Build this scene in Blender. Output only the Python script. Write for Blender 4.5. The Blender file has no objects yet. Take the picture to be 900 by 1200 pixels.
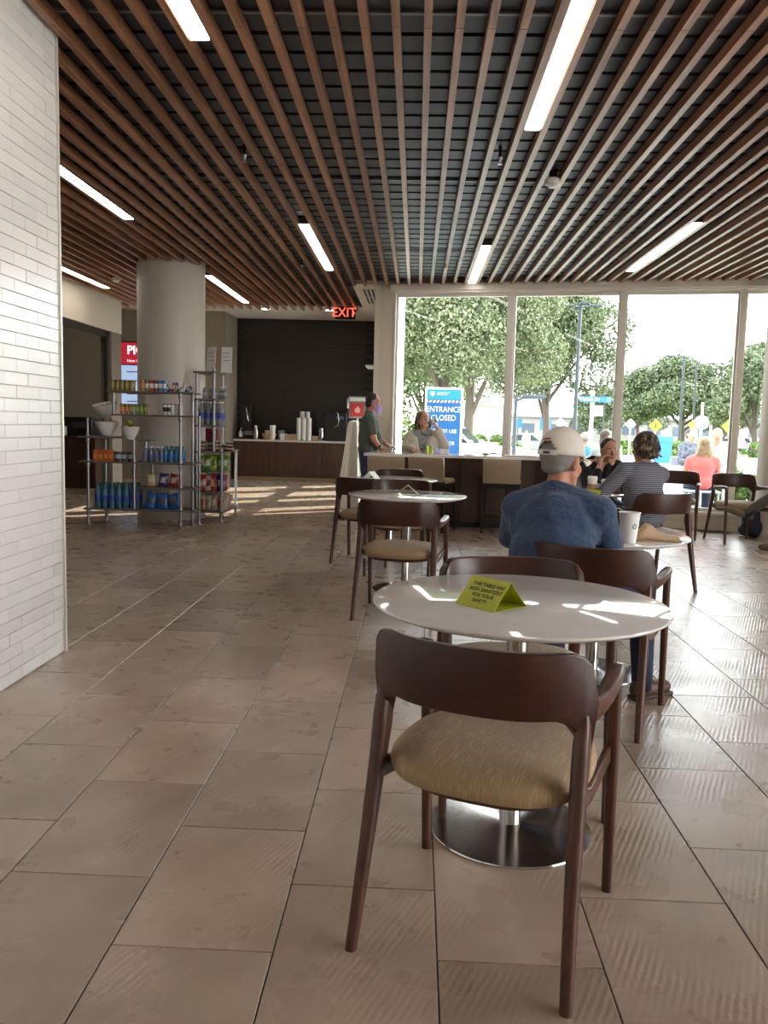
import bpy, bmesh, math, random
import numpy as np
from mathutils import Vector, Matrix, Euler
random.seed(7)
S = bpy.context.scene
COL = S.collection
PI = math.pi

# ------------------------------------------------------------------ camera
CAM = Vector((0.0, 0.0, 1.28)); FPX = 970.0
YAW, PITCH, ROLL = -0.03592, -0.10659, 0.02540
_f = Vector((math.sin(YAW)*math.cos(PITCH), math.cos(YAW)*math.cos(PITCH), math.sin(PITCH)))
_r0 = Vector((math.cos(YAW), -math.sin(YAW), 0)); _u0 = _r0.cross(_f)
_r = _r0*math.cos(ROLL)+_u0*math.sin(ROLL); _u = -_r0*math.sin(ROLL)+_u0*math.cos(ROLL)
cd = bpy.data.cameras.new('camera'); cam = bpy.data.objects.new('camera', cd); COL.objects.link(cam)
cd.sensor_fit = 'VERTICAL'; cd.sensor_height = 36.0; cd.lens = FPX*36.0/1200.0
cd.clip_start = 0.05; cd.clip_end = 600
m = Matrix(((_r.x, _u.x, -_f.x, CAM.x), (_r.y, _u.y, -_f.y, CAM.y), (_r.z, _u.z, -_f.z, CAM.z), (0, 0, 0, 1)))
cam.matrix_world = m
S.camera = cam
def _ray(px, py): return _r*((px-450)/FPX)+_u*((600-py)/FPX)+_f
def at(px, py, Y):
    d = _ray(px, py); return CAM+d*(Y/d.y)
def atz(px, py, z=0.0):
    d = _ray(px, py); return CAM+d*((z-CAM.z)/d.z)

# ------------------------------------------------------------------ light
W = bpy.data.worlds.new('sky'); S.world = W; W.use_nodes = True
nt = W.node_tree; nt.nodes.clear()
bg = nt.nodes.new('ShaderNodeBackground'); wo = nt.nodes.new('ShaderNodeOutputWorld')
tc = nt.nodes.new('ShaderNodeTexCoord'); sx = nt.nodes.new('ShaderNodeSeparateXYZ'); cr = nt.nodes.new('ShaderNodeValToRGB')
nt.links.new(tc.outputs['Generated'], sx.inputs[0]); nt.links.new(sx.outputs['Z'], cr.inputs[0]); nt.links.new(cr.outputs[0], bg.inputs[0]); nt.links.new(bg.outputs[0], wo.inputs[0])
cr.color_ramp.elements[0].position = 0.0; cr.color_ramp.elements[0].color = (1.0, 0.97, 0.93, 1)
cr.color_ramp.elements[1].position = 0.6; cr.color_ramp.elements[1].color = (0.78, 0.88, 1.0, 1)
bg.inputs[1].default_value = 7.5
sd = bpy.data.lights.new('sun', 'SUN'); sun = bpy.data.objects.new('sun', sd); COL.objects.link(sun)
sd.energy = 14.0; sd.angle = math.radians(0.6); sd.color = (1.0, 0.93, 0.82)
SUN_AZ, SUN_EL = math.radians(35), math.radians(25)   # azimuth from +X towards +Y
sdir = Vector((math.cos(SUN_AZ)*math.cos(SUN_EL), math.sin(SUN_AZ)*math.cos(SUN_EL), math.sin(SUN_EL)))
sun.rotation_euler = sdir.to_track_quat('Z', 'Y').to_euler(); sun.location = (30, 20, 20)
S.view_settings.view_transform = 'Standard'; S.view_settings.look = 'None'
S.view_settings.exposure = 0.6; S.view_settings.gamma = 1.0; S.view_settings.use_curve_mapping = False

# ------------------------------------------------------------------ materials
MATS = {}
def mat(name, col=(0.8, 0.8, 0.8), rough=0.6, metal=0.0, emit=None, estr=0.0, spec=None, coat=0.0,
        noise=None, bump=None, grain=None, trans=0.0, alpha=None, objrand=0.0, sheen=0.0, sss=0.0, stripes=None, ior=None):
    """noise=(scale, col2, lo, hi); bump=(scale, strength, dist); grain=(axis, scale, col2); stripes=(axis, freq, col2)"""
    if name in MATS: return MATS[name]
    M = bpy.data.materials.new(name); M.use_nodes = True; MATS[name] = M
    n = M.node_tree.nodes; l = M.node_tree.links; p = n['Principled BSDF']
    c4 = tuple(col)+(1,)
    p.inputs['Base Color'].default_value = c4; p.inputs['Roughness'].default_value = rough; p.inputs['Metallic'].default_value = metal
    if spec is not None: p.inputs['Specular IOR Level'].default_value = spec
    if coat: p.inputs['Coat Weight'].default_value = coat; p.inputs['Coat Roughness'].default_value = 0.08
    if trans: p.inputs['Transmission Weight'].default_value = trans
    if ior: p.inputs['IOR'].default_value = ior
    if sheen: p.inputs['Sheen Weight'].default_value = sheen
    if sss: p.inputs['Subsurface Weight'].default_value = sss; p.inputs['Subsurface Radius'].default_value = (0.02, 0.008, 0.004); p.inputs['Subsurface Scale'].default_value = 0.5
    if emit: p.inputs['Emission Color'].default_value = tuple(emit)+(1,); p.inputs['Emission Strength'].default_value = estr
    M.diffuse_color = c4
    t = n.new('ShaderNodeTexCoord'); src = None
    def mixc(fac, a, b2):
        mx = n.new('ShaderNodeMix'); mx.data_type = 'RGBA'
        l.new(fac, mx.inputs[0])
        if isinstance(a, tuple): mx.inputs[6].default_value = a
        else: l.new(a, mx.inputs[6])
        mx.inputs[7].default_value = tuple(b2)+(1,); return mx.outputs[2]
    cur = c4
    if grain:
        mp = n.new('ShaderNodeMapping'); sc = [grain[1]]*3; sc[grain[0]] = grain[1]*0.06; mp.inputs['Scale'].default_value = sc
        l.new(t.outputs['Object'], mp.inputs[0]); nz = n.new('ShaderNodeTexNoise'); nz.inputs['Scale'].default_value = 1.0; nz.inputs['Detail'].default_value = 5; nz.inputs['Distortion'].default_value = 0.6
        l.new(mp.outputs[0], nz.inputs[0]); mr = n.new('ShaderNodeMapRange'); mr.inputs[1].default_value = 0.35; mr.inputs[2].default_value = 0.65
        l.new(nz.outputs[0], mr.inputs[0]); cur = mixc(mr.outputs[0], cur, grain[2])
    if noise:
        nz = n.new('ShaderNodeTexNoise'); nz.inputs['Scale'].default_value = noise[0]; nz.inputs['Detail'].default_value = 4; l.new(t.outputs['Object'], nz.inputs[0])
        mr = n.new('ShaderNodeMapRange'); mr.inputs[1].default_value = noise[2]; mr.inputs[2].default_value = noise[3]; l.new(nz.outputs[0], mr.inputs[0])
        cur = mixc(mr.outputs[0], cur, noise[1])
    if stripes:
        w = n.new('ShaderNodeTexWave'); w.bands_direction = 'XYZ'[stripes[0]]; w.inputs['Scale'].default_value = stripes[1]; w.inputs['Distortion'].default_value = 1.2; w.inputs['Detail'].default_value = 1; w.inputs['Detail Scale'].default_value = 3
        l.new(t.outputs['Object'], w.inputs[0]); cur = mixc(w.outputs['Fac'], cur, stripes[2])
    if objrand:
        oi = n.new('ShaderNodeObjectInfo'); mr = n.new('ShaderNodeMapRange'); mr.inputs[3].default_value = 1-objrand; mr.inputs[4].default_value = 1+objrand; l.new(oi.outputs['Random'], mr.inputs[0])
        hs = n.new('ShaderNodeHueSaturation'); l.new(mr.outputs[0], hs.inputs['Value'])
        if isinstance(cur, tuple): hs.inputs['Color'].default_value = cur
        else: l.new(cur, hs.inputs['Color'])
        cur = hs.outputs[0]
    if not isinstance(cur, tuple): l.new(cur, p.inputs['Base Color'])
    if bump:
        nz = n.new('ShaderNodeTexNoise'); nz.inputs['Scale'].default_value = bump[0]; nz.inputs['Detail'].default_value = 4; l.new(t.outputs['Object'], nz.inputs[0])
        bp = n.new('ShaderNodeBump'); bp.inputs['Strength'].default_value = bump[1]; bp.inputs['Distance'].default_value = bump[2]; l.new(nz.outputs[0], bp.inputs['Height']); l.new(bp.outputs[0], p.inputs['Normal'])
    return M

wood = mat('walnut', (0.052, 0.0155, 0.008), 0.36, grain=(0, 60, (0.033, 0.0095, 0.0055)))
wood_leg = mat('walnut_leg', (0.090, 0.031, 0.016), 0.38, grain=(2, 42, (0.050, 0.016, 0.009)))
slatwood = mat('slat_wood', (0.42, 0.21, 0.115), 0.36, grain=(1, 24, (0.24, 0.105, 0.052)), objrand=0.22)
seatfab = mat('seat_fabric', (0.38, 0.27, 0.15), 0.75, sheen=0.2)
stoolfab = mat('stool_leather', (0.40, 0.31, 0.21), 0.55)
blackwood = mat('black_wood', (0.012, 0.010, 0.009), 0.45)
cabwood = mat('cabinet_wood', (0.085, 0.034, 0.018), 0.45, grain=(2, 16, (0.045, 0.018, 0.011)))
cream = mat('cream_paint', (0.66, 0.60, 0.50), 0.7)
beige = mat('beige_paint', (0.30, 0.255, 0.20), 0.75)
white_paint = mat('white_paint', (0.80, 0.76, 0.70), 0.6)
framewhite = mat('frame_white', (0.72, 0.69, 0.62), 0.45)
whitetop = mat('white_solid_surface', (0.80, 0.77, 0.75), 0.06, spec=0.7, noise=(9, (0.76, 0.73, 0.71), 0.4, 0.62), bump=(14, 0.02, 0.001))
steel = mat('brushed_steel', (0.55, 0.54, 0.53), 0.16, 1.0)
alu = mat('dull_aluminium', (0.42, 0.42, 0.44), 0.36, 0.9)
shelfmat = mat('shelf_grey_wood', (0.15, 0.125, 0.11), 0.5)
black = mat('black_plastic', (0.010, 0.010, 0.012), 0.35)
blackmatte = mat('black_matte', (0.010, 0.011, 0.014), 0.75)
ribmat = mat('black_batten', (0.013, 0.015, 0.021), 0.5)
white_plastic = mat('white_plastic', (0.80, 0.80, 0.80), 0.35)
paper = mat('white_paper', (0.82, 0.82, 0.80), 0.6)
skin = mat('skin', (0.56, 0.29, 0.19), 0.5, sss=0.08)
skin_red = mat('skin_flushed', (0.52, 0.24, 0.155), 0.5, sss=0.08)
darkgrout = mat('grout', (0.045, 0.036, 0.030), 0.9)

# thin architectural glass: clear plus fresnel reflection
G = bpy.data.materials.new('window_glass'); G.use_nodes = True; gn = G.node_tree.nodes; gl = G.node_tree.links; gn.clear()
o_ = gn.new('ShaderNodeOutputMaterial'); mx_ = gn.new('ShaderNodeMixShader'); tr_ = gn.new('ShaderNodeBsdfTransparent'); gs_ = gn.new('ShaderNodeBsdfGlossy'); fr_ = gn.new('ShaderNodeFresnel')
tr_.inputs[0].default_value = (0.93, 0.95, 0.94, 1); gs_.inputs['Roughness'].default_value = 0.0; fr_.inputs[0].default_value = 1.35
gl.new(fr_.outputs[0], mx_.inputs[0]); gl.new(tr_.outputs[0], mx_.inputs[1]); gl.new(gs_.outputs[0], mx_.inputs[2]); gl.new(mx_.outputs[0], o_.inputs[0])
glass = G; G.diffuse_color = (0.7, 0.85, 0.9, 0.3)

# ------------------------------------------------------------------ mesh helpers
def V(*a): return Vector(a)
def frame(d):
    d = Vector(d).normalized(); a = Vector((0, 0, 1)) if abs(d.z) < 0.95 else Vector((1, 0, 0))
    x = a.cross(d).normalized(); y = d.cross(x); return x, y, d
class B:
    def __init__(s): s.v = []; s.f = []
    def add(s, vs, fs):
        k = len(s.v); s.v += [tuple(v) for v in vs]; s.f += [tuple(i+k for i in f) for f in fs]; return s
    def box(s, c, size, rz=0.0, R=None, taper=1.0):
        hx, hy, hz = size[0]/2, size[1]/2, size[2]/2; c = Vector(c); vs = []
        for z in (-1, 1):
            k = taper if z > 0 else 1.0
            for x, y in ((-1, -1), (1, -1), (1, 1), (-1, 1)):
                p = Vector((x*hx*k, y*hy*k, z*hz))
                if R is not None: p = R @ p
                elif rz: p = Matrix.Rotation(rz, 3, 'Z') @ p
                vs.append(c+p)
        return s.add(vs, [(3, 2, 1, 0), (4, 5, 6, 7), (0, 1, 5, 4), (1, 2, 6, 5), (2, 3, 7, 6), (3, 0, 4, 7)])
    def bb(s, a, b): return s.box([(a[i]+b[i])/2 for i in range(3)], [abs(b[i]-a[i]) for i in range(3)])
    def cyl(s, p0, p1, r0, r1=None, n=16, caps=True):
        r1 = r0 if r1 is None else r1; p0 = Vector(p0); p1 = Vector(p1); x, y, d = frame(p1-p0); vs = []
        for p, r in ((p0, r0), (p1, r1)):
            for i in range(n): a = 2*PI*i/n; vs.append(p+x*(r*math.cos(a))+y*(r*math.sin(a)))
        fs = [(i, (i+1) % n, n+(i+1) % n, n+i) for i in range(n)]
        if caps: fs += [tuple(range(n-1, -1, -1)), tuple(range(n, 2*n))]
        return s.add(vs, fs)
    def capsule(s, p0, r0, p1, r1, n=12, m=4):
        p0 = Vector(p0); p1 = Vector(p1)
        if (p1-p0).length < 1e-5: p1 = p0+Vector((0, 0, 1e-4))
        x, y, d = frame(p1-p0); rings = []
        for j in range(1, m+1): a = -PI/2+PI/2*j/m; rings.append((p0+d*(r0*math.sin(a)), r0*math.cos(a)))
        for j in range(0, m): a = PI/2*j/m; rings.append((p1+d*(r1*math.sin(a)), r1*math.cos(a)))
        vs = [p0-d*r0]
        for c, r in rings:
            for i in range(n): a = 2*PI*i/n; vs.append(c+x*(r*math.cos(a))+y*(r*math.sin(a)))
        vs.append(p1+d*r1); fs = [(0, 1+(i+1) % n, 1+i) for i in range(n)]
        for j in range(len(rings)-1):
            for i in range(n): fs.append((1+j*n+i, 1+j*n+(i+1) % n, 1+(j+1)*n+(i+1) % n, 1+(j+1)*n+i))
        e = len(vs)-1; k = 1+(len(rings)-1)*n
        fs += [(e, k+i, k+(i+1) % n) for i in range(n)]
        return s.add(vs, fs)
    def ell(s, c, r, R=None, n=16, m=10):
        c = Vector(c); vs = []
        def P(a, b):
            p = Vector((r[0]*math.cos(a)*math.cos(b), r[1]*math.sin(a)*math.cos(b), r[2]*math.sin(b))); return c+(R @ p if R is not None else p)
        vs.append(P(0, -PI/2))
        for j in range(1, m):
            for i in range(n): vs.append(P(2*PI*i/n, -PI/2+PI*j/m))
        vs.append(P(0, PI/2)); fs = [(0, 1+(i+1) % n, 1+i) for i in range(n)]
        for j in range(m-2):
            for i in range(n): fs.append((1+j*n+i, 1+j*n+(i+1) % n, 1+(j+1)*n+(i+1) % n, 1+(j+1)*n+i))
        e = len(vs)-1; k = 1+(m-2)*n; fs += [(e, k+i, k+(i+1) % n) for i in range(n)]
        return s.add(vs, fs)
    def lathe(s, prof, c=(0, 0, 0), n=24, R=None):
        c = Vector(c); vs = []
        for r, z in prof:
            for i in range(n):
                a = 2*PI*i/n; p = Vector((r*math.cos(a), r*math.sin(a), z)); vs.append(c+(R @ p if R is not None else p))
        m = len(prof); fs = [(j*n+i, j*n+(i+1) % n, (j+1)*n+(i+1) % n, (j+1)*n+i) for j in range(m-1) for i in range(n)]
        if prof[0][0] > 1e-4: fs.append(tuple(range(n-1, -1, -1)))
        if prof[-1][0] > 1e-4: fs.append(tuple((m-1)*n+i for i in range(n)))
        return s.add(vs, fs)
    def loft(s, rings, caps=True, closed=False):
        n = len(rings[0]); vs = [p for r in rings for p in r]; m = len(rings)
        fs = [(j*n+i, j*n+(i+1) % n, (j+1)*n+(i+1) % n, (j+1)*n+i) for j in range(m-1) for i in range(n)]
        if closed: fs += [((m-1)*n+i, (m-1)*n+(i+1) % n, (i+1) % n, i) for i in range(n)]
        elif caps: fs += [tuple(range(n-1, -1, -1)), tuple((m-1)*n+i for i in range(n))]
        return s.add(vs, fs)
    def tube(s, pts, rad, n=10, flat=1.0):
        pts = [Vector(p) for p in pts]; m = len(pts); rings = []; rad = rad if isinstance(rad, (list, tuple)) else [rad]*m
        up = None
        for i, p in enumerate(pts):
            d = (pts[min(i+1, m-1)]-pts[max(i-1, 0)]).normalized()
            if up is None: x, y, _ = frame(d)
            else: x = (up-d*up.dot(d)).normalized(); y = d.cross(x)
            up = x
            rings.append([p+x*(rad[i]*math.cos(2*PI*k/n))+y*(rad[i]*flat*math.sin(2*PI*k/n)) for k in range(n)])
        return s.loft(rings)
    def prism(s, poly, O, X, Y, t):
        """poly 2-d points in plane O + u X + v Y, extruded by t along X x Y"""
        O = Vector(O); X = Vector(X); Y = Vector(Y); N = X.cross(Y).normalized()*t; n = len(poly)
        vs = [O+X*u+Y*v for u, v in poly]+[O+X*u+Y*v+N for u, v in poly]
        fs = [tuple(range(n-1, -1, -1)), tuple(range(n, 2*n))]+[(i, (i+1) % n, n+(i+1) % n, n+i) for i in range(n)]
        return s.add(vs, fs)
    def mesh(s, name, smooth=True, fix=True):
        me = bpy.data.meshes.new(name); me.from_pydata([tuple(v) for v in s.v], [], s.f)
        if fix:
            bm = bmesh.new(); bm.from_mesh(me); bmesh.ops.recalc_face_normals(bm, faces=bm.faces); bm.to_mesh(me); bm.free()
        if smooth:
            me.polygons.foreach_set('use_smooth', [True]*len(me.polygons))
            try: me.set_sharp_from_angle(angle=math.radians(38))
            except Exception: pass
        me.update(); return me
    def build(s, name, material, parent=None, smooth=True, bevel=0.0, subsurf=0, loc=None, rz=0, fix=True):
        me = s.mesh(name, smooth, fix); me.materials.append(material)
        o = bpy.data.objects.new(name, me); COL.objects.link(o)
        if parent is not None: o.parent = parent
        if loc is not None: o.location = loc
        if rz: o.rotation_euler.z = rz
        if bevel:
            md = o.modifiers.new('bevel', 'BEVEL'); md.width = bevel; md.segments = 2; md.limit_method = 'ANGLE'; md.angle_limit = math.radians(40)
        if subsurf:
            md = o.modifiers.new('subsurf', 'SUBSURF'); md.levels = subsurf; md.render_levels = subsurf
            me.polygons.foreach_set('use_smooth', [True]*len(me.polygons))
            if 'sharp_edge' in me.attributes: me.attributes.remove(me.attributes['sharp_edge'])
        return o
def tag(o, label=None, cat=None, group=None, kind=None):
    if label: o['label'] = label
    if cat: o['category'] = cat
    if group: o['group'] = group
    if kind: o['kind'] = kind
    return o
def thing(name, label, cat, loc=(0, 0, 0), rz=0.0, group=None):
    o = bpy.data.objects.new(name, None); COL.objects.link(o); o.empty_display_size = 0.1
    o.location = loc; o.rotation_euler = (0, 0, rz); return tag(o, label, cat, group)
def struct(o): o['kind'] = 'structure'; return o
KIDS = {}
def dup(root, loc, rz, label=None, group=None):
    r = root.copy(); COL.objects.link(r); r.location = loc; r.rotation_euler = (0, 0, rz)
    if label: r['label'] = label
    if group: r['group'] = group
    for ch in list(root.children):
        c = ch.copy(); COL.objects.link(c); c.parent = r
        for g in list(ch.children):
            d = g.copy(); COL.objects.link(d); d.parent = c
    return r
def text(body, size, material, parent, loc, R, name='lettering', extrude=0.0008, align='CENTER', bold=0.0, yalign='CENTER', xs=1.0):
    c = bpy.data.curves.new('txt', 'FONT'); c.body = body; c.size = size; c.align_x = align; c.align_y = yalign; c.extrude = extrude; c.offset = bold; c.resolution_u = 3
    t = bpy.data.objects.new('txt', c); COL.objects.link(t)
    dg = bpy.context.evaluated_depsgraph_get(); me = bpy.data.meshes.new_from_object(t.evaluated_get(dg)); me.name = name
    bpy.data.objects.remove(t); me.materials.clear(); me.materials.append(material)
    me.transform(Matrix.Diagonal((xs, 1, 1, 1))); me.transform(R.to_4x4()); me.transform(Matrix.Translation(Vector(loc)))
    o = bpy.data.objects.new(name, me); COL.objects.link(o)
    if parent is not None: o.parent = parent
    return o
def RF(x, y):
    "rotation whose local x,y axes are the given vectors"
    x = Vector(x).normalized(); y = Vector(y); y = (y-x*y.dot(x)).normalized(); z = x.cross(y)
    return Matrix((x, y, z)).transposed()
# ------------------------------------------------------------------ floor
FT = bpy.data.materials.new('floor_tile'); FT.use_nodes = True; n = FT.node_tree.nodes; l = FT.node_tree.links; p = n['Principled BSDF']
geo = n.new('ShaderNodeNewGeometry'); oi = n.new('ShaderNodeObjectInfo')
off = n.new('ShaderNodeVectorMath'); off.operation = 'SCALE'; off.inputs[0].default_value = (7.3, 3.1, 5.7); l.new(oi.outputs['Random'], off.inputs['Scale'])
ad = n.new('ShaderNodeVectorMath'); l.new(geo.outputs['Position'], ad.inputs[0]); l.new(off.outputs[0], ad.inputs[1])
def nz(scale, vec, detail=4, dist=0.0):
    q = n.new('ShaderNodeTexNoise'); q.inputs['Scale'].default_value = scale; q.inputs['Detail'].default_value = detail; q.inputs['Distortion'].default_value = dist; l.new(vec, q.inputs[0]); return q.outputs[0]
def mr(src, a, b, c=0.0, d=1.0):
    q = n.new('ShaderNodeMapRange'); l.new(src, q.inputs[0]); q.inputs[1].default_value = a; q.inputs[2].default_value = b; q.inputs[3].default_value = c; q.inputs[4].default_value = d; return q.outputs[0]
def mixn(f, a, b):
    q = n.new('ShaderNodeMix'); q.data_type = 'RGBA'; l.new(f, q.inputs[0])
    for k, v in ((6, a), (7, b)):
        if isinstance(v, tuple): q.inputs[k].default_value = v+(1,)
        else: l.new(v, q.inputs[k])
    return q.outputs[2]
mpd = n.new('ShaderNodeMapping'); mpd.inputs['Rotation'].default_value = (0, 0, math.radians(24)); l.new(ad.outputs[0], mpd.inputs[0])
mps = n.new('ShaderNodeMapping'); mps.inputs['Scale'].default_value = (1, 0.13, 1); l.new(mpd.outputs[0], mps.inputs[0])
big = mr(nz(2.2, ad.outputs[0], 3), 0.35, 0.65)
blot = mr(nz(5.0, mps.outputs[0], 5, 0.3), 0.46, 0.58)
c1 = mixn(big, (0.350, 0.260, 0.193), (0.455, 0.352, 0.272))
msk = n.new('ShaderNodeMath'); msk.operation = 'MULTIPLY'; l.new(blot, msk.inputs[0]); l.new(mr(nz(1.7, ad.outputs[0], 2), 0.45, 0.62), msk.inputs[1])
ms2 = n.new('ShaderNodeMath'); ms2.operation = 'MULTIPLY'; l.new(msk.outputs[0], ms2.inputs[0]); ms2.inputs[1].default_value = 0.32
c2 = mixn(ms2.outputs[0], c1, (0.255, 0.190, 0.140))
hs = n.new('ShaderNodeHueSaturation'); l.new(c2, hs.inputs['Color']); l.new(mr(oi.outputs['Random'], 0, 1, 0.80, 1.12), hs.inputs['Value']); l.new(hs.outputs[0], p.inputs['Base Color'])
l.new(mr(nz(6, ad.outputs[0], 4), 0.3, 0.7, 0.25, 0.34), p.inputs['Roughness'])
wv = n.new('ShaderNodeTexWave'); wv.inputs['Scale'].default_value = 17; wv.inputs['Distortion'].default_value = 1.6; wv.inputs['Detail'].default_value = 2; wv.inputs['Detail Scale'].default_value = 1.2; l.new(mpd.outputs[0], wv.inputs[0])
wm = n.new('ShaderNodeMath'); wm.operation = 'MULTIPLY'; l.new(wv.outputs['Fac'], wm.inputs[0]); l.new(mr(nz(3.1, ad.outputs[0], 2), 0.40, 0.60), wm.inputs[1])
rg = nz(34, mps.outputs[0], 3, 0.3)
sm = n.new('ShaderNodeMath'); sm.operation = 'MULTIPLY_ADD'; l.new(wm.outputs[0], sm.inputs[0]); sm.inputs[1].default_value = 0.55; l.new(rg, sm.inputs[2])
bp = n.new('ShaderNodeBump'); bp.inputs['Strength'].default_value = 0.35; bp.inputs['Distance'].default_value = 0.003; l.new(sm.outputs[0], bp.inputs['Height']); l.new(bp.outputs[0], p.inputs['Normal'])

fl = struct(B().prism([(-12, -5), (7.0, -5), (7.0, 10.3), (-0.5, 11.9), (-0.5, 18.4), (-12, 18.4)], (0, 0, -0.12), (1, 0, 0), (0, 1, 0), 0.114).build('floor', darkgrout, smooth=False))
# cut the slab to the room outline by the walls above; tiles 0.40 x 0.60, half bond
TW, TL, TX0 = 0.3975, 0.60, 0.088
tm = B().bb((-TW/2+0.0018, -TL/2+0.0018, -0.010), (TW/2-0.0018, TL/2-0.0018, 0.0)).mesh('tile', smooth=False)
bm = bmesh.new(); bm.from_mesh(tm); bmesh.ops.bevel(bm, geom=[e for e in bm.edges if all(v.co.z > -0.001 for v in e.verts)], offset=0.0016, segments=1, affect='EDGES'); bm.to_mesh(tm); bm.free()
tm.materials.append(FT)
def infront(x, y, z=0.0, mrg=60):
    d = Vector((x, y, z))-CAM; w = d.dot(_f)
    if w < 0.2: return False
    px = 450+FPX*d.dot(_r)/w; py = 600-FPX*d.dot(_u)/w
    return -mrg < px < 900+mrg and -mrg < py < 1200+mrg
def inwall(x, y):   # inside the cafe
    if x < -1.9 and y < 4.3: return False
    return True
single = []; rest = []
for i in range(-31, 18):
    for j in range(-10, 32):
        cx = TX0+TW*(i+0.5); cy = 1.87+TL*(j+(0.5 if i % 2 else 0.0))+0.3
        if cy > 18.2 or cx > 6.9 or cx < -11.8 or cy < -4.8: continue
        if cx > -0.2 and cy > 11.5-0.2*cx: continue
        vis = any(infront(cx+a*TW/2, cy+b*TL/2) for a in (-1, 0, 1) for b in (-1, 0, 1)) and inwall(cx, cy)
        (single if vis else rest).append((cx, cy))
single.sort(key=lambda c: c[1]); rest += single[300:]; single = single[:300]
for k, (cx, cy) in enumerate(single):
    o = bpy.data.objects.new('floor_tile', tm); COL.objects.link(o); o.parent = fl
    o.location = (cx, cy, random.uniform(-0.0006, 0.0006)); 
rb = B()
for cx, cy in rest: rb.bb((cx-TW/2+0.0018, cy-TL/2+0.0018, -0.006), (cx+TW/2-0.0018, cy+TL/2-0.0018, 0.0))
tag(rb.build('distant_floor_tiles', FT, fl, smooth=False, fix=False), kind='stuff')

# ------------------------------------------------------------------ brick wall on the left
brickm = mat('glazed_white_brick', (0.74, 0.735, 0.72), 0.22, objrand=0.05, bump=(9, 0.35, 0.006))
mortar = mat('mortar', (0.74, 0.735, 0.72), 0.7)
wl_ = struct(B().bb((-2.12, -5, 0), (-1.888, 4.338, 3.33)).build('wall_left', mortar, smooth=False))
BL, BH = 0.2400, 0.0612
bmsh = B().box((0, 0, 0), (0.010, BL-0.0022, BH-0.0020)).mesh('brick', smooth=False)
bm = bmesh.new(); bm.from_mesh(bmsh); bmesh.ops.bevel(bm, geom=[e for e in bm.edges if all(v.co.x > 0 for v in e.verts)], offset=0.0022, segments=1, affect='EDGES'); bm.to_mesh(bmsh); bm.free(); bmsh.materials.append(brickm)
hmsh = B().box((0, 0, 0), (0.010, BL/2-0.0022, BH-0.0020)).mesh('half_brick', smooth=False); hmsh.materials.append(brickm)
cnt = 0; rb = B()
for r in range(54):
    z = 0.006+BH*(r+0.5)
    y = 4.335
    if r % 2:
        o = bpy.data.objects.new('brick', hmsh); COL.objects.link(o); o.parent = wl_; o.location = (-1.883+random.uniform(-0.001, 0.0015), y-BL/4, z); y -= BL/2
    q = 0
    while y > -4.9:
        if q < 4:
            o = bpy.data.objects.new('brick', bmsh); COL.objects.link(o); o.parent = wl_
            o.location = (-1.883+random.uniform(-0.001, 0.0015), y-BL/2, z); o.rotation_euler = (random.uniform(-.002, .002), 0, random.uniform(-.004, .004))
        elif y > 0.0: rb.box((-1.883, y-BL/2, z), (0.010, BL-0.0022, BH-0.0020))
        else: rb.box((-1.883, y-1.5, z), (0.010, 3.0, BH-0.0020)); y -= 3.0-BL
        y -= BL; q += 1
tag(rb.build('brick_courses', brickm, wl_, smooth=False, fix=False), kind='stuff')
struct(B().bb((-1.888, 4.336, 0), (-1.868, 4.352, 3.33)).bb((-2.12, 4.338, 0), (-1.888, 4.352, 3.33)).build('trim_1', mat('corner_trim', (0.75, 0.72, 0.66), 0.35, 0.3), smooth=False))

# ------------------------------------------------------------------ other walls
struct(B().bb((-2.1, -5.2, 0), (7, -5, 3.6)).build('wall_rear', cream, smooth=False))
# left room limits: bulkhead over an opening at X=-5, side wall beyond
wside = struct(B().bb((-5.2, 4.3, 2.66), (-5.0, 14.0, 3.6)).build('wall_side_room', cream, smooth=False))
struct(B().bb((-5.19, 13.55, 0), (-5.01, 14.0, 2.66)).build('trim_22', mat('jamb_beige', (0.20, 0.17, 0.135), 0.7), smooth=False))
B().bb((-5.11, 4.4, 2.56), (-5.05, 13.55, 2.66)).bb((-5.11, 13.47, 0), (-5.05, 13.55, 2.66)).build('door_track', mat('dark_bronze', (0.06, 0.055, 0.05), 0.4, 0.5), wside, smooth=False)
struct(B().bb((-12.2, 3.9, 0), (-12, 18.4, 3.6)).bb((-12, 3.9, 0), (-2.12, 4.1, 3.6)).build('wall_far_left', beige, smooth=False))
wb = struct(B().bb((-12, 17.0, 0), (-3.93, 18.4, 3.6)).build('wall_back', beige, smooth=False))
struct(B().bb((-12, 16.975, 0), (-3.93, 17.0, 0.12)).build('baseboard_back', mat('base_tan', (0.36, 0.25, 0.15), 0.6), smooth=False))
darktile = mat('dark_wall_tile', (0.020, 0.0155, 0.0135), 0.38, objrand=0.2)
wd = struct(B().bb((-4.0, 18.12, 0), (-0.4, 18.4, 3.6)).build('wall_recess', mat('dark_wall_backing', (0.009, 0.008, 0.0075), 0.7), smooth=False))
dtm = B().box((0, 0, 0), (0.894, 0.014, 0.0755)).mesh('wall_tile', smooth=False); dtm.materials.append(darktile)
for r in range(33):
    for c in range(4):
        if c == 3 and not r % 2: continue
        o = bpy.data.objects.new('wall_tile', dtm); COL.objects.link(o); o.parent = wd
        o.location = (-3.45+c*0.9-(0.45 if r % 2 else 0)+0.05, 18.115-random.choice((0, 0.0, 0.004)), 0.92+r*0.078); o.rotation_euler = (random.uniform(-.01, .01), 0, 0)
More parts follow.
